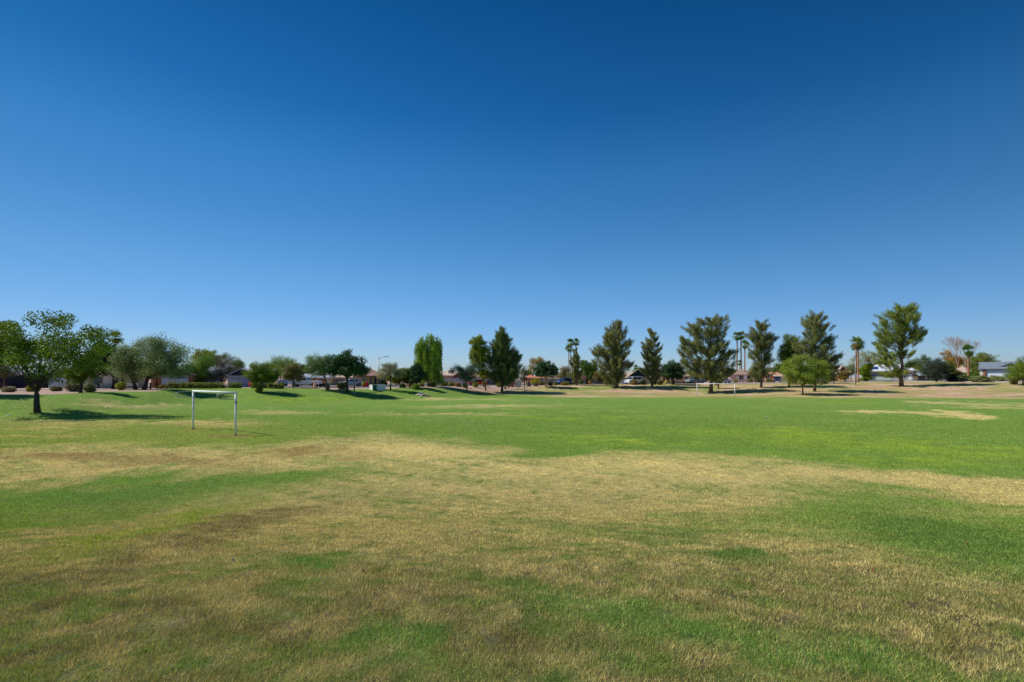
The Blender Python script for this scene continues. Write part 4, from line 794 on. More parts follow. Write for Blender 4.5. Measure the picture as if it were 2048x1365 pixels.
for px, D, py, rx, rz, kd, cc, lb in [
  (548, 150, 745, 16, 9, 'fine', (110, 134, 74), 'distant feathery treetop above the right end of the blue-grey garage house'),
  (608, 150, 746, 20, 9, 'broad', (96, 122, 66), 'distant green treetop above the light grey roof'),
  (730, 170, 744, 14, 7, 'broad', (100, 124, 76), 'distant treetop between the dark carob and the brown hip roof'),
  (812, 150, 745, 22, 11, 'broad', (104, 126, 60), 'distant broad green tree behind the yellow-green citrus'),
  (842, 140, 752, 22, 12, 'fine', (92, 112, 60), 'distant olive-green tree filling in behind the weeping tree trunk'),
  (936, 175, 747, 18, 8, 'fine', (104, 120, 84), 'distant grey-green tree above the beige gable roof'),
  (1024, 180, 750, 16, 9, 'fine', (108, 122, 78), 'distant grey-green tree right of the dense dark pine'),
  (1120, 180, 752, 16, 9, 'fine', (130, 134, 92), 'distant pale olive tree right of the round carob'),
  (1140, 175, 754, 14, 8, 'broad', (98, 122, 62), 'distant green tree behind the white flat roof'),
  (1204, 180, 752, 18, 10, 'fine', (118, 118, 74), 'distant olive tree behind the orange porch posts'),
  (1278, 185, 742, 14, 6, 'broad', (100, 116, 70), 'distant treetop just above the green gable'),
  (1326, 180, 748, 14, 7, 'broad', (92, 110, 60), 'distant green treetop left of the round dark tree'),
  (1376, 185, 748, 18, 9, 'fine', (98, 116, 66), 'distant tree behind the brick porch house'),
  (1455, 190, 744, 14, 9, 'broad', (92, 112, 62), 'distant green treetop left of the brown hip roof'),
  (1545, 185, 742, 18, 9, 'fine', (124, 124, 74), 'distant olive treetop above the orange tile roof'),
  (1562, 180, 738, 16, 12, 'broad', (86, 108, 56), 'distant dark green tree behind the leafy mulberry'),
  (1655, 180, 744, 22, 12, 'fine', (92, 108, 70), 'distant grey-green tree left of the steep tan gable'),
  (1702, 185, 738, 16, 10, 'fine', (118, 128, 82), 'distant thin tree right of the steep tan gable'),
  (1768, 190, 726, 16, 7, 'broad', (104, 122, 74), 'distant treetop above the blue solar panels'),
  (1826, 185, 728, 16, 8, 'fine', (102, 118, 72), 'distant treetop above the right end of the pale roof'),
  (1930, 185, 735, 22, 11, 'broad', (120, 132, 64), 'distant yellow-green tree behind the short thick palm'),
  (470, 160, 742, 14, 9, 'broad', (96, 120, 70), 'distant green treetop left of the blue-black gable'),
  (215, 130, 742, 26, 14, 'broad', (76, 98, 54), 'dark green tree behind the pinkish ranch roof'),
  (130, 130, 746, 30, 12, 'fine', (112, 122, 84), 'pale olive tree behind the corrugated gate')]:
    tree(kd, 'background_tree', px, 772, [(px, py, rx, rz), (px-rx*.4, py+rz*.5, rx*.8, rz*.8), (px+rx*.45, py+rz*.4, rx*.7, rz*.8)], lb, D=D, col=lin(*cc), group='trees behind the houses')
for px, top, label in [(1142, 686, 'left tall palm of the cluster above the slender pine'), (1151, 685, 'right tall palm of the cluster above the slender pine'), (1138, 697, 'shortest palm of the cluster above the slender pine')]:
    palm('fan_palm', px, 150, top, 2.2, 8, label, 'three palms behind the slender pine', skirt=.4)
for px, D, top, label in [(1473.5, 165, 673, 'leftmost of the three tall slim palms beside the biggest pine'), (1483, 165, 672, 'tallest of the three slim palms beside the biggest pine'), (1489.5, 160, 689, 'shortest of the three slim palms beside the biggest pine')]:
    palm('fan_palm', px, D, top, 3.0, 9, label, 'tall slim palms beside the biggest pine', skirt=.8)
palm('fan_palm', 1711.5, 138, 684, 3.2, 12, 'shaggy palm with brown dead fronds, left one of the pair by the lamp post', 'palm pair by the lamp post', skirt=1.3)
palm('fan_palm', 1716.5, 139, 688, 3.6, 12, 'orange-trunked palm, right one of the pair by the lamp post', 'palm pair by the lamp post', skirt=1.3, trunkcol=pm(lin(176, 122, 84), .95, .3, 3, .8, stretch=(1, 1, 4)))
palm('fan_palm', 232, 86, 676, 4, 14, 'fan palm rising behind the dark ironwood on the left', skirt=.5)
palm('fan_palm', 1937, 148, 702, 5, 12, 'short thick palm with a pale trunk near the right end', skirt=1)
palm('fan_palm', 502, 230, 731, 1.4, 4.5, 'tiny distant palm above the blue-grey roof', skirt=.3)
palm('fan_palm', 1271, 200, 735, 1.6, 5, 'tiny distant palm above the green gable', skirt=.3)
palm('fan_palm', 1479, 200, 726, 1.6, 5.5, 'small distant palm between the trunks of the slim palms', skirt=.3)

# shrubs
G1 = 'desert shrubs in the gravel beds'
SH = [
 (18, 785, 11, 5, 'low grey-green sage in front of the dark garage', lin(150, 148, 110)), (62, 784, 6.5, 7, 'rounded lime shrub left of the large ash trunk', lin(140, 142, 40)),
 (113, 783, 10, 5, 'spreading olive shrub in front of the corrugated gate', lin(110, 112, 70)), (148, 784, 13, 8, 'wide dark shrub left of the small broadleaf tree', lin(104, 108, 80)),
 (180, 785, 9, 9, 'silvery shrub right of the small broadleaf trunk', lin(132, 136, 96)), (242, 781, 7, 8, 'upright yellow-green shrub by the rail fence', lin(150, 154, 56)),
 (4, 778, 8, 5, 'dark purple shrub beside the dark garage', lin(70, 48, 56)), (326, 778, 9, 4, 'low weedy shrub left of the long hedge', lin(128, 124, 72)),
 (518, 786, 6, 6, 'small bush at the foot of the low orange tree', lin(128, 130, 50)), (593, 773, 7, 4, 'yellow-brown shrub left of the pickup', lin(150, 136, 66)),
 (655, 780, 4, 6, 'spiky tan shrub below the leaning mesquite', lin(140, 134, 80)), (683, 779, 9, 7, 'dark sprawling shrub left of the carob trunk', lin(92, 98, 60)),
 (768, 772, 6, 5, 'dark green shrub beside the white block enclosure', lin(90, 104, 50)), (775, 763, 12, 7, 'lime shrub behind the grey palo verde trunk', lin(140, 156, 44)),
 (806, 776, 5, 4, 'neat ball shrub below the yellow-green citrus', lin(80, 110, 60)), (822, 774, 7, 4, 'tan-green shrub left of the weeping tree', lin(134, 138, 82)),
 (831, 779, 7, 5, 'bright leafy shrub at the lawn edge before the weeping tree', lin(110, 132, 46)), (843, 774, 6, 4, 'olive mound directly left of the weeping trunk', lin(134, 132, 84)),
 (866, 774, 7, 5, 'grey shrub directly right of the weeping trunk', lin(122, 120, 88)), (889, 773, 6, 5, 'first olive shrub along the grey wall', lin(128, 130, 76)),
 (903, 773, 8, 5, 'wide sage shrub in the middle of the grey wall', lin(140, 142, 96)), (916, 774, 6, 4, 'low reddish-tan shrub along the grey wall', lin(150, 130, 92)),
 (911, 764, 4, 6, 'tall lime bush against the grey wall', lin(110, 160, 52)), (930, 776, 5, 5, 'dark shrub at the foot of the sparse olive tree', lin(86, 100, 60)),
 (951, 775, 5, 5, 'lime ball shrub in front of the red car', lin(130, 142, 58)), (968, 774, 4, 5, 'thin shrub at the foot of the leaning cottonwood', lin(132, 130, 70)),
 (997, 774, 5, 5, 'round lime shrub left of the dense dark pine trunk', lin(126, 140, 66)), (1035, 773, 5, 3, 'flat shrub below the white utility cabinet', lin(112, 112, 70)),
 (1057, 773, 4, 4, 'small shrub right of the dark lamp post', lin(116, 112, 76)), (1071, 773, 4, 4, 'small grey shrub before the terracotta-roof house', lin(120, 112, 84)),
 (1082, 771, 9, 4, 'brownish shrub under the round dark carob', lin(132, 120, 84)), (1100, 772, 4, 4, 'black-green shrub right of the carob trunk', lin(60, 68, 46)),
 (1111, 771, 3.5, 4, 'spiky shrub in front of the white gate posts', lin(110, 118, 70)), (1130, 771, 9, 3.5, 'flat olive shrub in front of the blue car', lin(130, 124, 76)),
 (1144, 770, 6, 3.5, 'round olive shrub left of the slender pine trunk', lin(134, 134, 72)), (1162, 769, 4, 5, 'thin green shrub beside the stop sign post', lin(106, 118, 66)),
 (1223, 770, 7, 7, 'dark bush left of the broad full pine trunk', lin(84, 96, 56)), (1214, 770, 7, 5, 'grey-green bush under the broad full pine', lin(116, 122, 84)),
 (1269, 770, 7, 5, 'tan shrub in front of the white van', lin(138, 128, 84)), (1286, 770, 4, 5, 'dark shrub right of the blue bins', lin(72, 80, 52)),
 (1309, 770, 4, 5, 'dark shrub right of the narrow pine trunk', lin(66, 78, 50)), (1320, 770, 5.5, 5, 'round olive shrub before the beige block wall', lin(126, 126, 84)),
 (1345, 769, 4, 4.5, 'sage shrub at the foot of the round dark tree', lin(126, 126, 92)), (1364, 767, 4, 4, 'dry tan shrub right of the round dark tree', lin(150, 138, 96)),
 (1382, 768, 9, 6, 'spreading grey-green shrub left of the far goal', lin(120, 126, 86)), (1404, 765, 12, 7, 'large leafy shrub behind the left post of the far goal', lin(96, 124, 66)),
 (1452, 765, 6, 6, 'dark rounded shrub left of the pink-walled house', lin(84, 94, 60)), (1461, 765, 6, 6, 'lighter rounded shrub left of the pink-walled house', lin(130, 144, 76)),
 (1471, 766, 4, 3.5, 'little lime shrub under the dark windows', lin(140, 146, 66)), (1484, 765, 7, 5, 'wide green shrub under the dark windows', lin(108, 122, 60)),
 (1500, 766, 5, 4, 'small olive shrub right of the dark windows', lin(130, 132, 74)), (1516, 766, 7, 6, 'olive shrub left of the airy pine trunk', lin(110, 120, 70)),
 (1538, 766, 6, 4, 'low green shrub right of the airy pine trunk', lin(106, 120, 62)), (1560, 765, 8, 6, 'green shrub in front of the dark blue car', lin(110, 130, 60)),
 (1648, 768, 6, 4, 'grey shrub right of the small drooping tree', lin(120, 116, 84)), (1668, 764, 7, 5, 'brown dry shrub left of the hydrant', lin(140, 118, 78)),
 (1722, 763, 4, 3, 'small tan shrub at the foot of the palm pair', lin(150, 140, 90)), (1788, 761, 7, 5, 'grey-green shrub left of the tallest pine trunk', lin(128, 136, 86)),
 (1866, 763, 5, 3, 'little green shrub below the round very dark tree', lin(110, 130, 70)), (1841, 762, 8, 3, 'low tan shrub right of the tallest pine', lin(150, 142, 78)),
 (1923, 763, 10, 6, 'dark spreading shrub left of the clipped round hedge', lin(92, 104, 66)), (1938, 763, 8, 5, 'middle dark shrub in front of the clipped round hedge', lin(84, 98, 58)),
 (1960, 764.5, 16, 6.5, 'wide sage shrub below the blue bin', lin(132, 146, 92)), (1992, 764, 13, 6, 'wide sage shrub in front of the right-hand garage door', lin(140, 150, 96)),
 (2015, 763, 9, 6, 'pale shrub at the right end of the right-hand garage door', lin(136, 146, 88)), (1947, 754, 16, 9, 'clipped round hedge left of the brick-cornered garage', lin(98, 130, 46)),
 (2028, 769, 7, 6, 'thin brown-stemmed shrub near the right edge', lin(128, 122, 80)),
]
for px, py, rx, rz, lb, cc in SH: shrub(px, py, rx, rz, lb, cc, group=G1)
shrub(506, 775, 7, 7.5, 'pink flowering bougainvillea beside the blue-grey garage', lin(196, 84, 94), D=90, name='bougainvillea')
shrub(1072, 759, 9, 6, 'yellow-green oleander before the terracotta-roof house', lin(166, 168, 40), D=134)
shrub(691, 774, 3, 5, 'small yellow cactus-like bush before the hip-roof house', lin(168, 180, 40), D=100)
shrub(728, 772, 3, 6, 'upright lime bush left of the white block enclosure', lin(150, 170, 50), D=100)
hedge(338, 372, 777, 765.5, 'long clipped hedge in front of the white garage, left end', D=80)
hedge(374, 424, 777, 766.5, 'long clipped hedge, the stretch right of the white garage', D=80)
hedge(426, 440, 776.6, 766.5, 'short boxy hedge left of the blue-grey garage', D=82)
hedge(441, 449, 776.6, 766.5, 'smallest rounded hedge left of the blue-grey garage', D=82)
hedge(459, 481, 776.4, 766.5, 'clipped hedge directly before the blue-grey garage door', D=83)
hedge(505, 522, 776.4, 765.5, 'clipped hedge right of the bougainvillea', D=83)
hedge(524, 535, 776.4, 766, 'clipped hedge behind the low orange tree trunk', D=83.5)
hedge(537, 566, 776.2, 766, 'clipped hedge at the right end of the row', D=83)

# ---------------------------------------------------------------- goals
def goal(label, A, B, H, r, brackets, mark=False):
    """A, B: post feet"""
    mid = tuple((a+b)/2 for a, b in zip(A, B)); t = thing('football_goal', label, 'goal', mid, 'white goal frames on the field')
    top = []
    for Q in (A, B):
        tp = (Q[0], Q[1], Q[2]+H); top.append(tp); MB().tube([(Q[0], Q[1], Q[2]-.15), tp], r, 14).build('post', WHITE, t, mid, smooth=True)
        MB().tube([(Q[0], Q[1], Q[2]-.1), (Q[0], Q[1], Q[2]+.05)], r*1.25, 12).build('foot_collar', DARKM, t, mid)
    d = (Vector(B)-Vector(A)); d.z = 0; d.normalize()
    MB().tube([Vector(top[0])-d*r, Vector(top[1])+d*r], r*1.02, 14).build('crossbar', WHITE, t, mid, smooth=True)
    if brackets:
        bk = brackets
        for tp in top:
            T = Vector(tp); pts = []
            for k in range(13):
                a = k/12; ang = -math.pi/2+math.pi*a
                pts.append(T+bk*(.8*math.cos(ang)**.5 if math.cos(ang) > 0 else 0)+Vector((0, 0, -.20+.18*math.sin(ang))))
            MB().tube(pts, .024, 7).build('net_bracket', STEEL, t, mid, smooth=True)
    if mark:
        for Q, zz in ((B, .5), (B, .72), (A, .75), (A, 1.2), (B, .62)):
            z = Q[2]+H-zz; MB().tube([(Q[0], Q[1], z), (Q[0], Q[1], z+(.07 if zz == .62 else .025))], r*1.12, 12).build('tape_band', DARKM, t, mid)
        for f in (.25, .47, .7):
            p = Vector(top[0]).lerp(Vector(top[1]), f); MB().tube([p-d*.012, p+d*.012], r*1.1, 10).build('weld_ring', STEEL, t, mid)
Dl, Dr = hit(386.5, 858.5), hit(471.5, 871)
A, B = G(386.5, Dl), G(471.5, Dr)
nrm = Vector((-(B[1]-A[1]), (B[0]-A[0]), 0)).normalized(); nrm = -nrm if nrm.x > 0 else nrm
goal('white football goal frame without a net on the near left lawn', A, B, 2.5, .062, (nrm*.75+Vector((-.45, -.25, 0))), True)
A, B = G(1394, hit(1394, 791.6)), G(1469.5, hit(1469.5, 793.4))
goal('white football goal frame at the far side of the field', A, B, 2.42, .062, None)

# ---------------------------------------------------------------- lamp posts and signs
def lamp(label, px, base_py, top_py, D=None, w=.1, mat=STEEL, head='cross', col=None):
    D = D or hit(px, base_py); b = G(px, D); zt = CAMZ-(top_py-HOR)*D/1000; t = thing('lamp_post', label, 'lamp post', b)
    MB().tube([(b[0], b[1], b[2]-.2), (b[0], b[1], zt)], [w, w*.7], 12).build('pole', mat, t, b, smooth=True)
    MB().tube([(b[0], b[1], b[2]-.1), (b[0], b[1], b[2]+.12)], w*1.9, 12).build('base', CONC, t, b)
    if head == 'cross':
        MB().box(b[0]-.42, b[1]-.05, zt-.02, b[0]+.42, b[1]+.05, zt+.05).build('arm', DARKM, t, b)
        for sx in (-1, 1): MB().box(b[0]+sx*.42-.16, b[1]-.14, zt+.051, b[0]+sx*.42+.16, b[1]+.14, zt+.17).build('lamp_head', DARKM, t, b, bevel=.02)
    elif head == 'cap':
        MB().tube([(b[0], b[1], zt), (b[0], b[1], zt+.25)], [w*.8, w*2], 10).build('lamp_head', DARKM, t, b)
    elif head == 'curve':
        pts = [(b[0]+1.6*(1-math.cos(a)), b[1]-.3*(1-math.cos(a)), zt+.7*math.sin(a)) for a in [k*math.pi/2/8 for k in range(9)]]
        MB().tube(pts, [w*.7]*5+[w*.55]*4, 8).build('arm', mat, t, b, smooth=True)
        e = pts[-1]; MB().box(e[0]-.05, e[1]-.14, e[2]-.1, e[0]+.75, e[1]+.14, e[2]+.06).build('lamp_head', OFFW, t, b, bevel=.03)
lamp('pale lamp post on the lawn in front of the dark carob', 708.5, 786.5, 722, w=.12, head='cap')
lamp('tall street light with a curved arm above the hip-roof house', 757.5, 770, 720, D=112, w=.13, head='curve')
lamp('slim black lamp post right of the dense dark pine', 1048.5, 779, 733, w=.09, mat=DARKM)
lamp('thin grey lamp post in front of the terracotta roof', 1064.5, 766, 738, D=140, w=.08, head='cap')
lamp('grey lamp post with a cross arm beside the palm pair', 1711, 771.5, 714, w=.11)
lamp('thin pole left of the green gable garage', 1242, 768, 752, D=130, w=.08, head='cap')

def stop_sign():
    D = 122; b = G(1168, D); t = thing('stop_sign', 'red octagonal stop sign near the slender pine', 'road sign', b); zc = CAMZ-(754.2-HOR)*D/1000
    MB().box(b[0]-.035, b[1]-.02, b[2]-.3, b[0]+.035, b[1]+.02, zc+.3).build('post', STEEL, t, b)
    def oct_(r, y): return [(b[0]+r*math.cos(R(22.5+45*k)), y, zc+r*math.sin(R(22.5+45*k))) for k in range(8)]
    v = oct_(.45, b[1]-.05)+oct_(.45, b[1]-.03); MB().add(v, [tuple(range(8)), tuple(range(15, 7, -1))]+[(i, i+8, (i+1) % 8+8, (i+1) % 8) for i in range(8)]).build('sign_border', WHITE, t, b)
    v = oct_(.41, b[1]-.055)+oct_(.41, b[1]-.045); MB().add(v, [tuple(range(8)), tuple(range(15, 7, -1))]+[(i, i+8, (i+1) % 8+8, (i+1) % 8) for i in range(8)]).build('sign_face', pm(lin(208, 40, 44), .5, .05, 2, 0), t, b)
    cu = bpy.data.curves.new('lettering', 'FONT'); cu.body = 'STOP'; cu.size = .34; cu.align_x = 'CENTER'; cu.align_y = 'CENTER'; cu.extrude = .003
    tmp = bpy.data.objects.new('tmp', cu); C.objects.link(tmp); dg = bpy.context.evaluated_depsgraph_get(); me = bpy.data.meshes.new_from_object(tmp.evaluated_get(dg)); bpy.data.objects.remove(tmp)
    o = bpy.data.objects.new('lettering', me); C.objects.link(o); me.materials.append(WHITE); o.parent = t; o.location = (0, -.062, zc-b[2]); o.rotation_euler = (R(90), 0, 0)
stop_sign()

# ---------------------------------------------------------------- vehicles
PROF = dict(
  car=dict(L=4.6, body=[(-2.3, .35), (-2.3, .72), (-2.15, .86), (-1.1, .98), (1.75, 1.0), (2.2, .92), (2.3, .7), (2.3, .35)], cab=[(-1.15, .97), (-.45, 1.42), (.85, 1.44), (1.75, .99)], wx=1.42, wr=.33),
  suv=dict(L=4.8, body=[(-2.4, .42), (-2.4, .9), (-2.2, 1.06), (-1.2, 1.12), (2.3, 1.14), (2.4, .9), (2.4, .42)], cab=[(-1.25, 1.11), (-.65, 1.72), (2.0, 1.74), (2.3, 1.13)], wx=1.5, wr=.38),
  van=dict(L=5.2, body=[(-2.6, .4), (-2.6, .95), (-2.4, 1.12), (-1.7, 1.2), (2.6, 1.22), (2.6, .4)], cab=[(-1.75, 1.19), (-.95, 1.95), (2.5, 2.0), (2.58, 1.21)], wx=1.6, wr=.36),
  pickup=dict(L=5.6, body=[(-2.8, .5), (-2.8, 1.0), (-2.65, 1.12), (-1.5, 1.18), (2.75, 1.16), (2.8, .95), (2.8, .5)], cab=[(-1.55, 1.17), (-.85, 1.84), (.35, 1.86), (.75, 1.15)], wx=1.75, wr=.4))
def vehicle(kind, name, label, cat, px, D, col, flip=1, rot=0, tint=None):
    pr = PROF[kind]; b = G(px, D); b = (b[0], b[1], b[2]+.06); t = thing(name, label, cat, b); paint = pm(col, .3, .04, 2, 0, spec=.6, name='car paint'); W2 = .88
    bm_ = MB(); body = [(x*flip, z) for x, z in pr['body']]; n = len(body)
    vs = [(x, y, z) for y in (-W2, W2) for x, z in body]
    bm_.add(vs, [tuple(range(n)), tuple(range(2*n-1, n-1, -1))]+[(i, i+n, (i+1) % n+n, (i+1) % n) for i in range(n)])
    cb = [(x*flip, z) for x, z in pr['cab']]; ins = .13
    vs = []
    for sg in (-1, 1):
        for k, (x, z) in enumerate(cb): vs.append((x, sg*(W2-(ins if k in (1, 2) else .02)), z))
    bm_.add(vs, [(0, 1, 2, 3), (7, 6, 5, 4), (0, 4, 5, 1), (1, 5, 6, 2), (2, 6, 7, 3), (3, 7, 4, 0)])
    if kind == 'pickup': pass
    bm_.build('body', paint, t, (0, 0, 0), bevel=.05)
    # windows: glass proud of the cabin sides and ends
    def lerp(a, b_, f): return tuple(p+(q-p)*f for p, q in zip(a, b_))
    for sg in (-1, 1):
        c = [(cb[k][0], sg*(W2-(ins if k in (1, 2) else .02)), cb[k][1]) for k in range(4)]
        def pt(u, v): return lerp(lerp(c[0], c[3], u), lerp(c[1], c[2], u), v)
        for u0, u1 in (((.1, .5), (.54, .88)) if kind != 'pickup' else ((.14, .52), (.56, .86))):
            q = [pt(u0, .12), pt(u1, .12), pt(u1, .86), pt(u0, .86)]; o_ = [(x, y+sg*.012, z) for x, y, z in q]; i_ = [(x, y-sg*.03, z) for x, y, z in q]
            MB().add(o_+i_, [(0, 1, 2, 3), (7, 6, 5, 4), (0, 4, 5, 1), (1, 5, 6, 2), (2, 6, 7, 3), (3, 7, 4, 0)]).build('side_window', GLASS, t, (0, 0, 0))
    for a, b2, nm in ((0, 1, 'windscreen'), (3, 2, 'rear_window')):
        p0, p1 = cb[a], cb[b2]; sx = -flip if a == 0 else flip
        q = []
        for f, ww in ((.1, W2-.12), (.9, W2-ins-.1)):
            x = p0[0]+(p1[0]-p0[0])*f; z = p0[1]+(p1[1]-p0[1])*f; q.append((x, z, ww))
        o_ = [(q[0][0]+sx*.012, -q[0][2], q[0][1]+.012), (q[0][0]+sx*.012, q[0][2], q[0][1]+.012), (q[1][0]+sx*.012, q[1][2], q[1][1]+.012), (q[1][0]+sx*.012, -q[1][2], q[1][1]+.012)]
        i_ = [(x-sx*.04, y, z-.04) for x, y, z in o_]
        MB().add(o_+i_, [(0, 1, 2, 3), (7, 6, 5, 4), (0, 4, 5, 1), (1, 5, 6, 2), (2, 6, 7, 3), (3, 7, 4, 0)]).build(nm, GLASS, t, (0, 0, 0))
    for sx in (-1, 1):
        for sy in (-1, 1):
            x, y, r = sx*pr['wx'], sy*(W2-.1), pr['wr']
            w_ = MB().tube([(x, y-.11, r), (x, y+.11, r)], r, 16).build('wheel', RUBBER, t, (0, 0, 0))
            MB().tube([(x, y+sy*.112-.01, r), (x, y+sy*.112+.01, r)], r*.6, 12).build('rim', STEEL, w_, (0, 0, 0))
    hz = .72 if kind == 'car' else .85
    for sy in (-1, 1):
        xe = -pr['L']/2*flip; MB().box(xe-.02, sy*.62-.16, hz-.07, xe+.02, sy*.62+.16, hz+.07).build('headlight', OFFW, t, (0, 0, 0))
        xe = pr['L']/2*flip; MB().box(xe-.02, sy*.66-.12, hz-.07, xe+.02, sy*.66+.12, hz+.09).build('tail_light', pm(lin(150, 24, 24), .3, .05, 1, 0), t, (0, 0, 0))
    t.rotation_euler = (0, 0, R(rot)); return t
vehicle('pickup', 'pickup_truck', 'white pickup truck parked facing left before the brown garage', 'pickup truck', 611, 93.5, lin(226, 228, 234), 1, 4)
vehicle('van', 'parked_van', 'white van mostly hidden behind the rounded olive tree', 'van', 584, 101, lin(224, 226, 230), 1, 0)
vehicle('car', 'parked_car', 'silver car parked behind the pale lamp post', 'car', 703, 101, lin(176, 186, 196), 1, 30)
vehicle('car', 'parked_car', 'red car in front of the sunlit block wall', 'car', 955, 118, lin(168, 30, 44), 1, 12)
vehicle('suv', 'parked_car', 'blue sport utility car beside the white garage', 'car', 1131, 128.5, lin(36, 72, 140), 1, 25)
vehicle('van', 'parked_van', 'silvery white van in the drive of the green-gabled house', 'van', 1267, 131, lin(214, 218, 228), 1, 35)
vehicle('pickup', 'pickup_truck', 'greenish grey pickup behind the shrubs left of the far goal', 'pickup truck', 1391, 139, lin(130, 144, 146), 1, 20)
vehicle('car', 'parked_car', 'white car glimpsed behind the far goal', 'car', 1446, 140, lin(226, 218, 212), 1, 10)
vehicle('suv', 'parked_car', 'dark blue car outside the orange-roofed house', 'car', 1555, 141, lin(34, 44, 78), 1, 60)
def trailer():
    b = G(645, 94); b = (b[0], b[1], b[2]+.06); t = thing('utility_trailer', 'low dark trailer with yellow rails right of the white pickup', 'trailer', b)
    MB().box(-1.6, -.8, .42, 1.6, .8, .55).build('bed', DARKM, t); Y_ = pm(lin(206, 178, 50), .6, .1, 2, .1)
    for sy in (-.78, .78): MB().tube([(-1.6, sy, .9), (1.6, sy, .95)], .04, 6).build('rail', Y_, t)
    for x in (-1.5, 0, 1.5): MB().box(x-.03, -.8, .55, x+.03, -.74, .9).build('stake', Y_, t)
    for sy in (-1, 1): MB().tube([(0, sy*.9-.1, .32), (0, sy*.9+.1, .32)], .32, 14).build('wheel', RUBBER, t)
    MB().tube([(-1.6, 0, .45), (-2.6, 0, .45)], .05, 6).build('drawbar', DARKM, t)
trailer()
def bin_(label, px, D, col, h=1.1, lid=None):
    b = G(px, D); b = (b[0], b[1], b[2]+.02); t = thing('wheelie_bin', label, 'bin', b, 'wheeled bins by the houses'); m = pm(col, .5, .06, 2, .02)
    MB().add([(-.24, -.27, .08), (.24, -.27, .08), (.24, .27, .08), (-.24, .27, .08), (-.32, -.36, h*.9), (.32, -.36, h*.9), (.32, .36, h*.9), (-.32, .36, h*.9)], [(0, 3, 2, 1), (4, 5, 6, 7), (0, 1, 5, 4), (1, 2, 6, 5), (2, 3, 7, 6), (3, 0, 4, 7)]).build('body', m, t, bevel=.03)
    MB().box(-.35, -.4, h*.9+.003, .35, .4, h).build('lid', lid or m, t, bevel=.03)
    for sx in (-1, 1): MB().tube([(sx*.27-.04, .25, .12), (sx*.27+.04, .25, .12)], .12, 10).build('wheel', RUBBER, t)
    MB().tube([(-.3, .42, h*.92), (.3, .42, h*.92)], .025, 6).build('handle', m, t)
bin_('dark green bin in front of the white block enclosure', 749.5, 87.6, lin(28, 92, 84), 1.05)
bin_('blue bin in front of the pale garage left of the white van', 1249.5, 133, lin(40, 96, 166))
bin_('blue bin right of the white van', 1283, 133, lin(34, 104, 160), 1.2)
bin_('blue bin below the clipped round hedge', 1965, 128, lin(36, 78, 160), 1.05)
bin_('black bin beside the stop sign', 1173.5, 129, lin(34, 34, 40), 1.2)

def cabinet():
    b = G(1037, 118); t = thing('utility_cabinet', 'white utility cabinet left of the black lamp post', 'utility cabinet', b)
    MB().box(-.75, -.4, .12, .75, .4, 1.5).build('cabinet_box', WHITE, t, bevel=.03); MB().box(-.85, -.5, -.1, .85, .5, .119).build('plinth', CONC, t)
    MB().box(-.8, -.45, 1.501, .8, .45, 1.57).build('lid', OFFW, t)
    for sx in (-1, 1): MB().box(sx*.37-.34, -.425, .2, sx*.37+.34, -.401, 1.42).build('door', pm(lin(196, 196, 190), .5, .05, 2, .02), t)
cabinet()
def hydrant():
    b = G(1680.5, hit(1680.5, 764.6)); t = thing('fire_hydrant', 'yellow fire hydrant at the edge of the gravel', 'fire hydrant', b); Y_ = pm(lin(224, 150, 34), .5, .08, 4, .05); s = 1.15
    MB().tube([(0, 0, -.05), (0, 0, .62*s)], .13*s, 14).tube([(0, 0, .08), (0, 0, .13)], .19*s, 14).build('barrel', Y_, t, smooth=False)
    MB().tube([(0, 0, .62*s), (0, 0, .66*s), (0, 0, .74*s), (0, 0, .8*s)], [.17*s, .17*s, .12*s, .03], 14).build('bonnet', Y_, t)
    for sx in (-1, 1): MB().tube([(0, 0, .46*s), (sx*.24*s, 0, .46*s)], .06*s, 10).build('outlet', Y_, t)
    MB().tube([(0, 0, .42*s), (0, -.24*s, .42*s)], .08*s, 12).build('outlet', Y_, t)
hydrant()
def barrel(px, D):
    b = G(px, D); t = thing('traffic_barrel', 'orange and white traffic barrel behind the pickup', 'traffic barrel', b); O = pm(lin(228, 128, 40), .6, .05, 2, 0)
    for k in range(5): MB().tube([(0, 0, .06+k*.19), (0, 0, .06+(k+1)*.19-.002)], [.28-.012*k, .275-.012*k], 14).build('band', WHITE if k % 2 else O, t)
    MB().tube([(0, 0, 0), (0, 0, .058)], .36, 14).build('base', RUBBER, t)
barrel(629.5, 91)
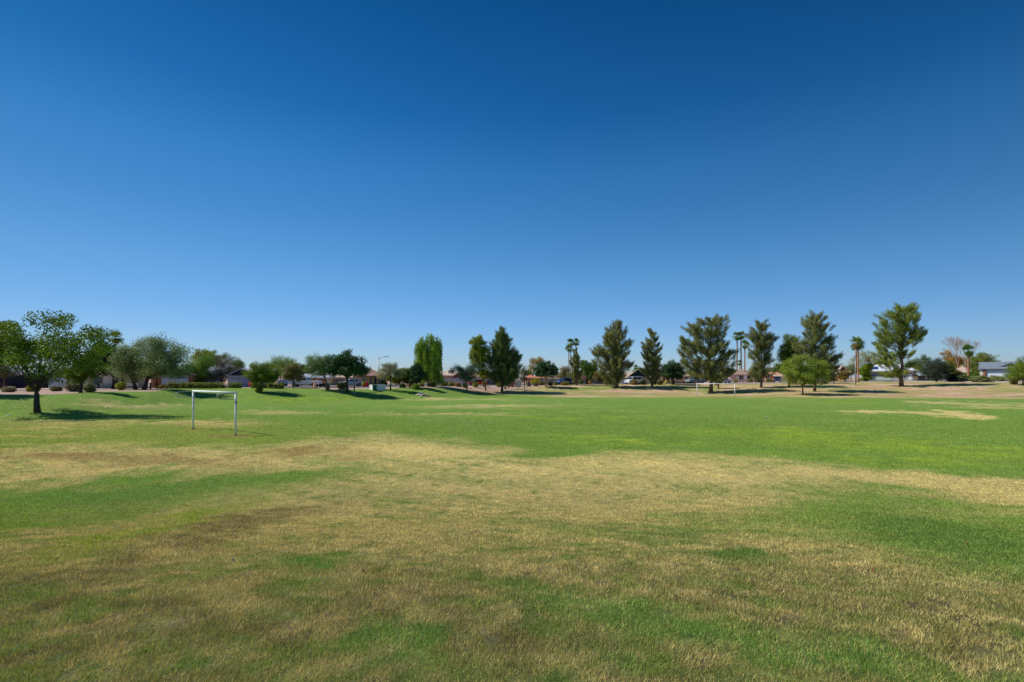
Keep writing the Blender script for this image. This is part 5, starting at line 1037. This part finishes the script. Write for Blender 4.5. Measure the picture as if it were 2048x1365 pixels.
def boulder_drain():
    D0 = hit(843, 792); st = pm(lin(150, 132, 112), .95, .3, 2, .8, name='rock'); r = random.Random(4)
    for k, lb in enumerate(['largest pale rock at the storm drain mouth', 'flat brown rock right of the storm drain mouth', 'small white rock in front of the storm drain', 'low rock at the right end of the drain pile', 'brown rock behind the storm drain mouth', 'little rock at the left end of the drain pile']):
        px, dd, sz = [(838, 0, .55), (847, .2, .7), (842.5, -.9, .32), (854, .1, .5), (845, 1.2, .6), (833.5, .2, .3)][k]
        b = G(px, D0+dd); me = MB().ball((b[0], b[1], b[2]+sz*.12), (sz, sz*.7, sz*.42), 8, 5, .16)
        o = me.build('rock', pm(lin(206, 196, 186), .95, .25, 2, .8) if k in (0, 2) else st, None, b); tag(o, lb, 'rock', 'rocks around the storm drain')
    b = G(840, D0+.5); t = thing('storm_drain', 'dark storm drain pipe mouth among rocks on the bank', 'drain', b)
    n = 14; vs = []; 
    for yy in (-.5, 1.0):
        for r_ in (.42, .34): vs += [(r_*math.cos(2*math.pi*k/n), yy, .1+r_*math.sin(2*math.pi*k/n)) for k in range(n)]
    fs = [(k, (k+1) % n, n+(k+1) % n, n+k) for k in range(n)]+[(k, 2*n+k, 2*n+(k+1) % n, (k+1) % n) for k in range(n)]+[(n+k, n+(k+1) % n, 3*n+(k+1) % n, 3*n+k) for k in range(n)]
    MB().add(vs, fs).build('pipe', CONC, t); MB().tube([(0, .4, .1), (0, .45, .1)], .34, 14).build('shade_disc', pm(lin(14, 14, 16), .9), t)  # solid black disc stands in for the shade inside the pipe
boulder_drain()
def rocks():
    r = random.Random(9); st = pm(lin(184, 164, 146), .95, .3, 2, .8, name='rock'); proto = None; n = 0
    for k in range(14):
        px = 1014+r.random()*34; py = 774.5+r.random()*4.5; b = G(px, hit(px, py)); sz = .16+r.random()*.24
        if proto is None: proto = MB().ball((0, 0, .08), (1, .8, .6), 8, 5, .18).build('rock', st, None, (0, 0, 0)); o = proto
        else: o = proto.copy(); C.objects.link(o)
        o.location = b; o.scale = (sz, sz, sz); o.rotation_euler = (0, 0, r.random()*6)
        tag(o, 'pale rock scattered on the bank below the brick planter', 'rock', 'pale rocks on the bank right of the dense pine')
rocks()
def litter():
    r = random.Random(3)
    for px, py, lb in [(16.5, 832, 'white scrap of paper on the lawn left of the large ash trunk'), (214, 816, 'white scrap on the dry patch right of the large ash shadow'), (543, 816.5, 'white scrap beyond the near goal, left of two'), (615, 815, 'white scrap beyond the near goal, right of two'), (1534, 835, 'white scrap on the far right of the green field')]:
        b = G(px, hit(px, py)); m = MB(); n = 5; vs = [(r.uniform(-.02, .02)+(i-2)*.07, (j-2)*.05, .02+r.random()*.05) for i in range(n) for j in range(n)]
        vs += [(x, y, z-.006) for x, y, z in vs]; fs = [(i*n+j, (i+1)*n+j, (i+1)*n+j+1, i*n+j+1) for i in range(n-1) for j in range(n-1)]; fs += [tuple(q+n*n for q in f[::-1]) for f in fs]
        o = m.add([(x+b[0], y+b[1], z+b[2]) for x, y, z in vs], fs).build('paper_scrap', WHITE, None, b); tag(o, lb, 'litter', 'scraps of litter on the grass')
    for px, py, lb in [(1748, 1149, 'curled red leaf in the middle right foreground grass'), (726, 1149, 'curled red leaf in the centre foreground grass'), (1934, 1093, 'curled red leaf on the dark green patch at right'), (466, 1127, 'pale dry leaf in the left foreground grass')]:
        b = G(px, hit(px, py)); vs = []; 
        for i in range(6):
            w_ = [0, .018, .026, .022, .012, 0][i]
            for sg in (-1, 1): vs.append((b[0]+(i-2.5)*.009, b[1]+sg*w_*.7, b[2]+.03+abs(sg*w_)*.5+.01*math.sin(i)))
        vs += [(x, y, z-.002) for x, y, z in vs]; fs = [(2*i, 2*i+2, 2*i+3, 2*i+1) for i in range(5)]; fs += [tuple(q+12 for q in f[::-1]) for f in fs]
        o = MB().add(vs, fs).build('fallen_leaf', pm(lin(190, 170, 130) if 'pale' in lb else lin(122, 62, 46), .8, .2, 40, .1), None, b); tag(o, lb, 'leaf', 'fallen leaves on the grass')
litter()
def bench():
    b = G(262, 80); t = thing('garden_bench', 'white garden bench on the ranch house patio', 'bench', b)
    MB().box(-1.0, -.22, .42, 1.0, .22, .47).build('seat', OFFW, t); MB().box(-1.0, .2, .55, 1.0, .24, .85).build('backrest', OFFW, t)
    for sx in (-.85, .85):
        for sy in (-.17, .17): MB().box(sx-.04, sy-.04, -.05, sx+.04, sy+.04, .419 if sy < 0 else .55).build('leg', OFFW, t)
bench()
def toy(px, D, col, lb):
    b = G(px, D); t = thing('toy_car', lb, 'toy', b); m = pm(col, .4, .05, 2, 0)
    MB().prism([(-.55, .12), (-.55, .4), (-.2, .5), (.0, .95), (.45, .95), (.55, .5), (.55, .12)], -.28, .28).build('body', m, t, bevel=.04)
    for sx in (-.35, .35):
        for sy in (-.28, .28): MB().tube([(sx, sy-.04, .13), (sx, sy+.04, .13)], .13, 10).build('wheel', RUBBER, t)
toy(731.5, 98, lin(206, 44, 44), 'red ride-on toy car left of the white block enclosure')
toy(1179, 134, lin(230, 140, 40), 'orange ride-on toy right of the stop sign')
toy(1332, 138, lin(224, 212, 40), 'yellow ride-on toy by the brick porch')
